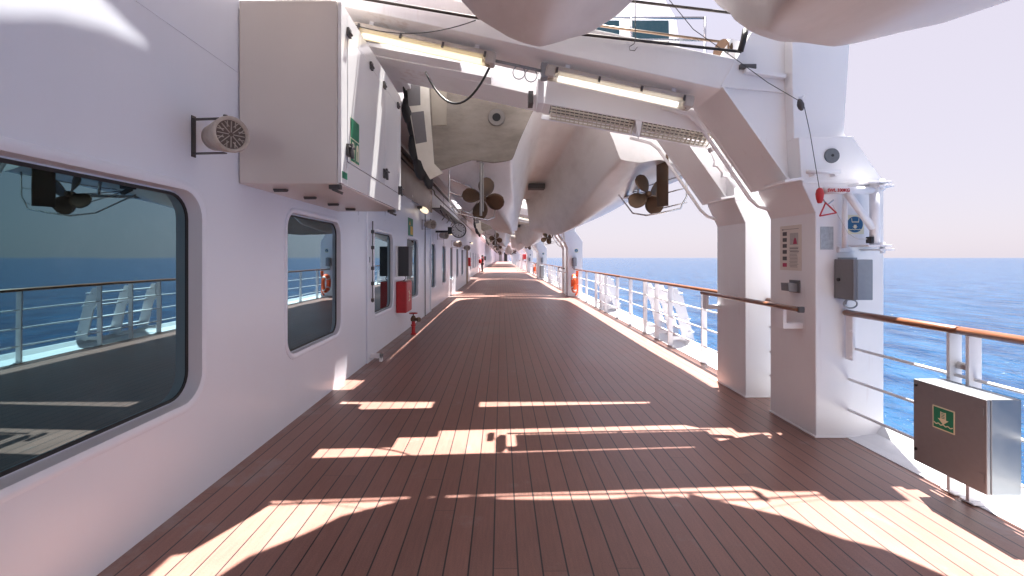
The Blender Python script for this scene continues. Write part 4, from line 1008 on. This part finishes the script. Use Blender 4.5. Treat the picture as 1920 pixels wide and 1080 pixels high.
def make_boat():
    t = thing('lifeboat', '', 'lifeboat', (BC, S0, 2.3), 'lifeboat tenders hanging over the deck')
    ys = [0, .2, .5, .9, 1.3, 1.7, 2.1, 2.6, 3.2, 4, 5, 6, 7, 8, 8.6, 9.2, 9.5, 9.8, 9.95, 10.1, 10.25, 10.45, 10.7, 11, 11.25, 11.5, 11.7, 11.85, 12, 12.1]
    rings = []
    for y in ys:
        s = hull_section(y)
        f = max(0., min(1., (y-8.2)/1.3)) * max(0., min(1., (11.6-y)/1.4)); f = f*f*(3-2*f)
        wgt = lambda x: max(0., min(1., (1.05-x)/.45)) * min(1., x/.18)
        r = [(BC+p[0]-.20*f*wgt(p[0]), S0+y, p[1]) for p in s] + [(BC-p[0], S0+y, p[1]) for p in s[:0:-1]]
        rings.append(r)
    b = MB(); b.rings(rings, True, False); b.face([b.bm.verts.new(p) for p in rings[-1]])
    hull = b.build('hull', GEL, t, smooth=True)
    e = hull.modifiers.new('es', 'EDGE_SPLIT'); e.split_angle = R(50)
    # transom
    s = hull_section(0)
    for sg_ in (1, -1):
        pts = [(BC+sg_*p[0]*(1 if p[0] > 0 else 1), p[1]) for p in s] + [(BC, ZG)]
        b = MB(); b.prism(pts, 'y', S0-.03, S0+.002); b.build('transom', TRANS if sg_ < 0 else GEL, t, bevel=.006)
    # rubbing strake
    for sg_ in (1, -1):
        b = MB(); b.tube([(BC+sg_*(lerp_tab(HT, y)[0]+.015), S0+y, 4.05) for y in ys if y < 12.3], .05, 8); b.build('rub_rail', RUBBER, t, smooth=True)
    # cabin
    b = MB(); y0, y1 = S0+.55, S0+10.8
    b.rings([[(BC-1.80, y0, ZG), (BC+1.80, y0, ZG), (BC+1.80, y1+.5, ZG), (BC-1.80, y1+.5, ZG)], [(BC-1.72, y0+.05, 5.0), (BC+1.72, y0+.05, 5.0), (BC+1.6, y1, 5.0), (BC-1.6, y1, 5.0)], [(BC-1.5, y0+.2, 5.55), (BC+1.5, y0+.2, 5.55), (BC+1.3, y1-.8, 5.55), (BC-1.3, y1-.8, 5.55)], [(BC-1.1, y0+.6, 5.75), (BC+1.1, y0+.6, 5.75), (BC+.9, y1-1.5, 5.75), (BC-.9, y1-1.5, 5.75)]], True, True)
    cabn = b.build('cabin', WHITE, t, bevel=.06)
    for x0, x1 in ((-1.35, -.55), (-.40, .30), (.42, .86), (1.02, 1.58)):
        b = MB(); b.hexa([(BC+x0, y0+.012, 4.55), (BC+x1, y0+.012, 4.55), (BC+x1, y0+.06, 4.55), (BC+x0, y0+.06, 4.55), (BC+x0, y0+.04, 4.96), (BC+x1, y0+.04, 4.96), (BC+x1, y0+.09, 4.96), (BC+x0, y0+.09, 4.96)]); b.build('window', GLASS, cabn)
    b = MB()
    for z in (4.45, 4.75): b.tube([(BC-1.9, S0+.12, z), (BC+1.9, S0+.12, z)], .018, 8)
    for x in (-1.9, -1.2, -.5, .2, .9, 1.9): b.tube([(BC+x, S0+.12, ZG), (BC+x, S0+.12, 4.76)], .018, 8)
    b.build('stern_rail', CHROME, t, smooth=True)
    text_mesh('lettering', 'MUSICA', .26, BLACK, t, (BC+.05, S0-.033, 3.92), (1, 0, 0), (0, 0, 1), .002, spacing=1.1)
    # stern details on left lobe: boarding plate with pads, fender, exhaust
    def sx(x, y): return (( x-940)/FPX*S0, 1.5-(y-483)/FPX*S0)
    pl = [sx(762, 142), sx(805, 146), sx(808, 215), sx(815, 308), sx(832, 326), sx(808, 338), sx(785, 300), sx(770, 215)]
    b = MB(); b.prism(pl, 'y', S0-.06, S0-.032); bp_ = b.build('boarding_or_sunslit_plate', CREAM, t, bevel=.004)
    for q in ([(764, 148), (789, 150), (790, 200), (768, 202)], [(772, 214), (796, 211), (802, 268), (781, 272)]):
        b = MB(); b.prism([sx(*p) for p in q], 'y', S0-.064, S0-.0605); b.build('antislip_pad', ANTISLIP, bp_)
    b = MB(); b.prism([sx(808, 148), sx(838, 150), sx(838, 236), sx(812, 237)], 'y', S0-.038, S0-.0305); b.build('patch', mat('brown patch', (.33, .29, .23), .55, var=.15) if 'PATCH' not in globals() else PATCH, t)
    for p, r in (((758, 142), .07), ((759, 158), .05), ((763, 215), .09), ((768, 240), .06), ((773, 285), .07), ((785, 318), .09), ((798, 335), .06)):
        q = sx(*p); b = MB(); b.lathe([(r*.5, -.22), (r, -.1), (r*1.05, 0), (r*.9, .08), (r*.4, .14)], (q[0]+.03, S0+.02, q[1]), (.2, 0, -1), 10); b.build('fender', RUBBER, t, smooth=True)
    b = MB(); b.tube([(sx(757, 138)[0], S0+.05, sx(0, 138)[1]), (sx(768, 230)[0], S0+.05, sx(0, 230)[1]), (sx(790, 325)[0], S0+.05, sx(0, 325)[1])], .045, 8); b.build('fender_rope', RUBBER, t, smooth=True)
    for px_, py_ in ((931, 222), (1216, 215)):
        q = sx(px_, py_); b = MB(); b.lathe([(.055, .02), (.055, -.025), (.105, -.025), (.115, -.006), (.115, .03)], (q[0], S0-.03, q[1]), (0, 1, 0), 24, False); ex = b.build('exhaust', mat('exhaust flange', (.36, .33, .29), .5, metal=.3, var=.2) if 'EXM' not in globals() else EXM, t)
        b = MB(); b.lathe([(.055, -.020), (.055, .02)], (q[0], S0-.03, q[1]), (0, 1, 0), 24); b.build('bore', BLACK, ex)
    # anodes / small fittings
    # propellers
    for hub, ang, nm in (((-.253, 6.36, 2.325), 14, 'l'), ((2.055, 6.36, 2.385), 62, 'r')):
        H = Vector(hub)
        b = MB(); b.lathe([(.018, -.07), (.035, -.06), (.045, -.02), (.048, .05), (.036, .07)], H, (0, 1, 0), 16); pr = b.build('propeller', BRONZE, t, smooth=True)
        for k in range(4):
            a0 = R(ang+90*k); b = MB(); rings = []
            nr, nw = 12, 8
            for i in range(nr+1):
                f = i/nr; r = .035 + .265*f
                wdt = .205*math.sin(math.pi*min(1, (.16+f*.80)))**.62 if f < .995 else .03
                wdt = .26*(max(0.0, 1-((f-.60)/.44)**2)**.5) if f > .60 else .055+.205*math.sin(f/.60*math.pi/2)
                if f == 1: wdt = .06
                pitch = R(46-24*f)
                row = []
                for j in range(nw+1):
                    s_ = (j/nw-.5)*wdt
                    th = s_*math.cos(pitch)/max(r, .06)
                    th = max(-.75, min(.75, th)); dy = s_*math.sin(pitch)
                    aa = a0 + th
                    row.append(H + Vector((math.sin(aa)*r, dy, math.cos(aa)*r)))
                rings.append(row)
            b.rings(rings, False, False)
            bl = b.build('blade', BRONZE, pr, smooth=True)
            so = bl.modifiers.new('solid', 'SOLIDIFY'); so.thickness = .012; so.offset = 0
        b = MB(); b.tube([H+Vector((0, .05, 0)), H+Vector((0, 1.6, .16))], .028, 10); b.tube([H+Vector((0, .45, .04)), H+Vector((0, .5, .35))], .022, 8); b.build('shaft', CHROME, t, smooth=True)
        # rudder
        rx = H.x + (-.02 if nm == 'l' else .12)
        zt_, zb_ = (2.80, 2.06) if nm == 'l' else (2.88, 2.19)
        yr = 6.08
        if nm == 'l':
            b = MB(); b.tube([(rx, yr, zt_), (rx, yr, zb_)], .017, 12); b.tube([(rx+.028, yr+.02, zt_-.04), (rx+.028, yr+.02, zb_+.06)], .010, 8); b.box(rx-.06, rx+.07, yr-.03, yr+.03, zt_-.02, zt_+.02); b.build('rudder_post', RODG, t, smooth=False)
        else:
            b = MB(); d = Vector((.22, -.95, 0)).normalized(); c = Vector((rx-.01, yr+.03, 0)); h = .13
            q0, q1 = c - d*h, c + d*h; nrm = Vector((d.y, -d.x, 0))*.016
            b.hexa([q0-nrm*.6+Vector((0,0,zb_)), q1-nrm*.4+Vector((0,0,zb_-.01)), q1+nrm*.4+Vector((0,0,zb_-.01)), q0+nrm*.6+Vector((0,0,zb_)), q0-nrm+Vector((0,0,zt_-.06)), q1-nrm*.5+Vector((0,0,zt_)), q1+nrm*.5+Vector((0,0,zt_)), q0+nrm+Vector((0,0,zt_-.06))])
            b.build('rudder', BRONZE, t, bevel=.006)
            b = MB(); b.lathe([(.03, 0), (.03, .08)], (rx, yr+.12, zt_-.04), (0, 0, 1), 12); b.build('rudder_post', BRONZE, t)
        # guard frame
        sgn_ = -1 if nm == 'l' else 1
        gx = H.x + sgn_*.45; b = MB(); r_ = .011
        b.tube([(gx-sgn_*.16, 6.2, H.z+.42), (gx, 6.15, H.z+.40), (gx, 6.15, H.z-.06), (gx-sgn_*.06, 6.15, H.z-.16), (gx-sgn_*.08, 6.15, H.z-.22), (gx-sgn_*.30, 6.2, H.z-.27), (gx-sgn_*.50, 6.3, H.z-.30), (gx-sgn_*.60, 6.6, H.z-.24), (gx-sgn_*.62, 7.3, H.z+.12)], r_, 8)
        for dz in (.24, .06, -.14): b.tube([(gx, 6.15, H.z+dz), (gx-sgn_*.25, 6.5, H.z+dz-.05), (gx-sgn_*.40, 7.4, H.z+.20)], r_*.85, 6)
        b.build('propeller_guard', CHROME, t, smooth=True)
    b = MB(); b.box(BC-1.02, BC-.58, S0-.28, S0-.04, 4.0, 4.36); b.tube([(BC-.8, S0-.16, 4.36), (BC-.8, S0-.16, 4.7)], .05, 8); b.build('shade_block', DKMETAL, t, bevel=.01)  # added block that breaks up the sun band on the deck
    # tunnel cross bracket
    b = MB(); b.prism([(BC-.75, 2.72), (BC-.55, 2.60), (BC-.05, 2.58), (BC+.05, 2.70)], 'y', S0+6.2, S0+6.35) if False else b.box(BC-.2, BC+.2, S0+5.0, S0+5.3, 3.18, 3.30); b.build('tunnel_hook', DKMETAL, t)
    return t
PATCH = mat('brown patch', (.33, .29, .23), .55, var=.15, scale=8)
EXM = mat('exhaust flange', (.24, .22, .20), .5, metal=.3, var=.25)
bt = make_boat(); bt['label'] = 'twin hulled white lifeboat with stained stern and two bronze propellers, nearest seen from behind'
b0 = dup(bt, (0, -PITCH, 0), 'white lifeboat bow overhead, its two rounded hull ends cut by the picture top')
dup(bt, (0, PITCH, 0), 'third lifeboat along the deck, small propellers showing below the second boat')
dup(bt, (0, 2*PITCH, 0), 'fourth lifeboat far along the deck, mostly hidden behind the nearer boats')
dup(bt, (0, 4.6*PITCH, 0), 'tiny farthest lifeboat beyond the sunlit stretch of deck')
dup(bt, (0, 5.6*PITCH, 0), 'tiny lifeboat at the very end of the deck behind all others')
dup(bt, (0, 6.6*PITCH, 0), 'last lifeboat hidden near the end bulkhead')

# ------------------------------------------------------------------ far end
t = thing('end_bulkhead', 'pale bulkhead with grey doors closing the far end of the deck', 'bulkhead', (0, 170, 0))
b = MB(); b.box(-2.6, 3.2, 170, 170.3, 0, 5.5); b.build('wall', WALLW, t)
b = MB(); b.box(-.9, .2, 169.9, 169.98, .1, 3.2); b.build('door', BOXGREY, t)
b = MB(); b.box(1.0, 2.2, 169.9, 169.98, .1, 3.4); b.build('doorway', BLACK, t)

# ------------------------------------------------------------------ person far down the deck
def skin_body(name, verts, edges, radii, m, parent, root=0, sub=1):
    me = bpy.data.meshes.new(name); me.from_pydata(verts, edges, [])
    o = bpy.data.objects.new(name, me); COL.objects.link(o); o.parent = parent
    sk = o.modifiers.new('skin', 'SKIN'); su = o.modifiers.new('sub', 'SUBSURF'); su.levels = su.render_levels = sub
    for i, r in enumerate(radii):
        me.skin_vertices[0].data[i].radius = (r, r) if not isinstance(r, tuple) else r
    me.skin_vertices[0].data[root].use_root = True
    me.materials.append(m)
    dg = bpy.context.evaluated_depsgraph_get()
    m2 = bpy.data.meshes.new_from_object(o.evaluated_get(dg)); o.modifiers.clear(); o.data = m2
    for p in m2.polygons: p.use_smooth = True
    return o
SKIN = mat('skin', (.30, .17, .12), .5); NAVY = mat('dark uniform cloth', (.018, .02, .03), .8); HAIR = mat('black hair', (.01, .008, .007), .5)
pr = thing('person', 'person in dark clothes standing by the far left wall with a red bag', 'person', (-2.02, 48, 0))
J = [(0, 0, .92), (0, .01, 1.12), (.0, .02, 1.38), (.0, .0, 1.50), (0, -.015, 1.60), (0, -.02, 1.68),
     (.09, 0, .86), (.11, -.03, .48), (.13, .03, .08), (.14, -.12, .04),
     (-.09, 0, .86), (-.08, -.02, .48), (-.07, .03, .08), (-.07, -.12, .04),
     (.19, .02, 1.40), (.24, .02, 1.12), (.20, -.14, .92), (.17, -.20, .86),
     (-.19, .02, 1.40), (-.24, .04, 1.12), (-.24, -.05, .88), (-.24, -.07, .80)]
E = [(0, 1), (1, 2), (2, 3), (3, 4), (4, 5), (0, 6), (6, 7), (7, 8), (8, 9), (0, 10), (10, 11), (11, 12), (12, 13), (2, 14), (14, 15), (15, 16), (16, 17), (2, 18), (18, 19), (19, 20), (20, 21)]
RD = [.12, .115, .13, .055, .095, .075, .085, .06, .042, .04, .085, .06, .042, .04, .06, .045, .032, .035, .06, .045, .032, .035]
skin_body('body', J, E, RD, SKIN, pr)
skin_body('jacket', [J[0], J[1], J[2], J[14], J[15], J[16], J[18], J[19], J[20]], [(0, 1), (1, 2), (2, 3), (3, 4), (4, 5), (2, 6), (6, 7), (7, 8)], [.14, .14, .155, .078, .06, .045, .078, .06, .045], NAVY, pr)
skin_body('trousers', [J[0], J[6], J[7], J[8], J[10], J[11], J[12]], [(0, 1), (1, 2), (2, 3), (0, 4), (4, 5), (5, 6)], [.138, .105, .08, .065, .105, .08, .065], NAVY, pr)
b = MB(); b.lathe([(.02, .13), (.08, .11), (.108, .04), (.104, -.02), (.07, -.06)], (0, .015, 1.66), (0, .15, 1), 14); b.build('hair', HAIR, pr, smooth=True, world=False)
for x in (.135, -.07):
    b = MB(); b.rings([[(x-.05, -.16, 0), (x+.05, -.16, 0), (x+.045, .08, 0), (x-.045, .08, 0)], [(x-.04, -.15, .05), (x+.04, -.15, .05), (x+.04, .08, .10), (x-.04, .08, .10)]]); b.build('shoe', BLACK, pr, bevel=.015, world=False)
pr.rotation_euler = (0, 0, R(-70))
t = thing('red_bag', 'red bag hung beside the person in dark clothes at the far wall', 'bag', (-2.28, 47.6, .95))
b = MB(); b.lathe([(.08, 0), (.16, .06), (.17, .25), (.12, .42), (.03, .46)], (-2.22, 47.6, .9), (0, 0, 1), 12); b.build('sack', RED, t, smooth=True)
b = MB(); b.tube([(-2.22, 47.6, 1.34), (-2.34, 47.6, 1.55)], .02, 6); b.build('strap', BLACK, t)
t = thing('deck_post', 'tiny red post standing on the deck next to the person', 'post', (-2.15, 45.5, 0))
b = MB(); b.lathe([(.07, 0), (.05, .03), (.045, .4), (.06, .45), (.03, .5)], (-2.15, 45.5, 0), (0, 0, 1), 12); b.build('post', RED, t, smooth=True)
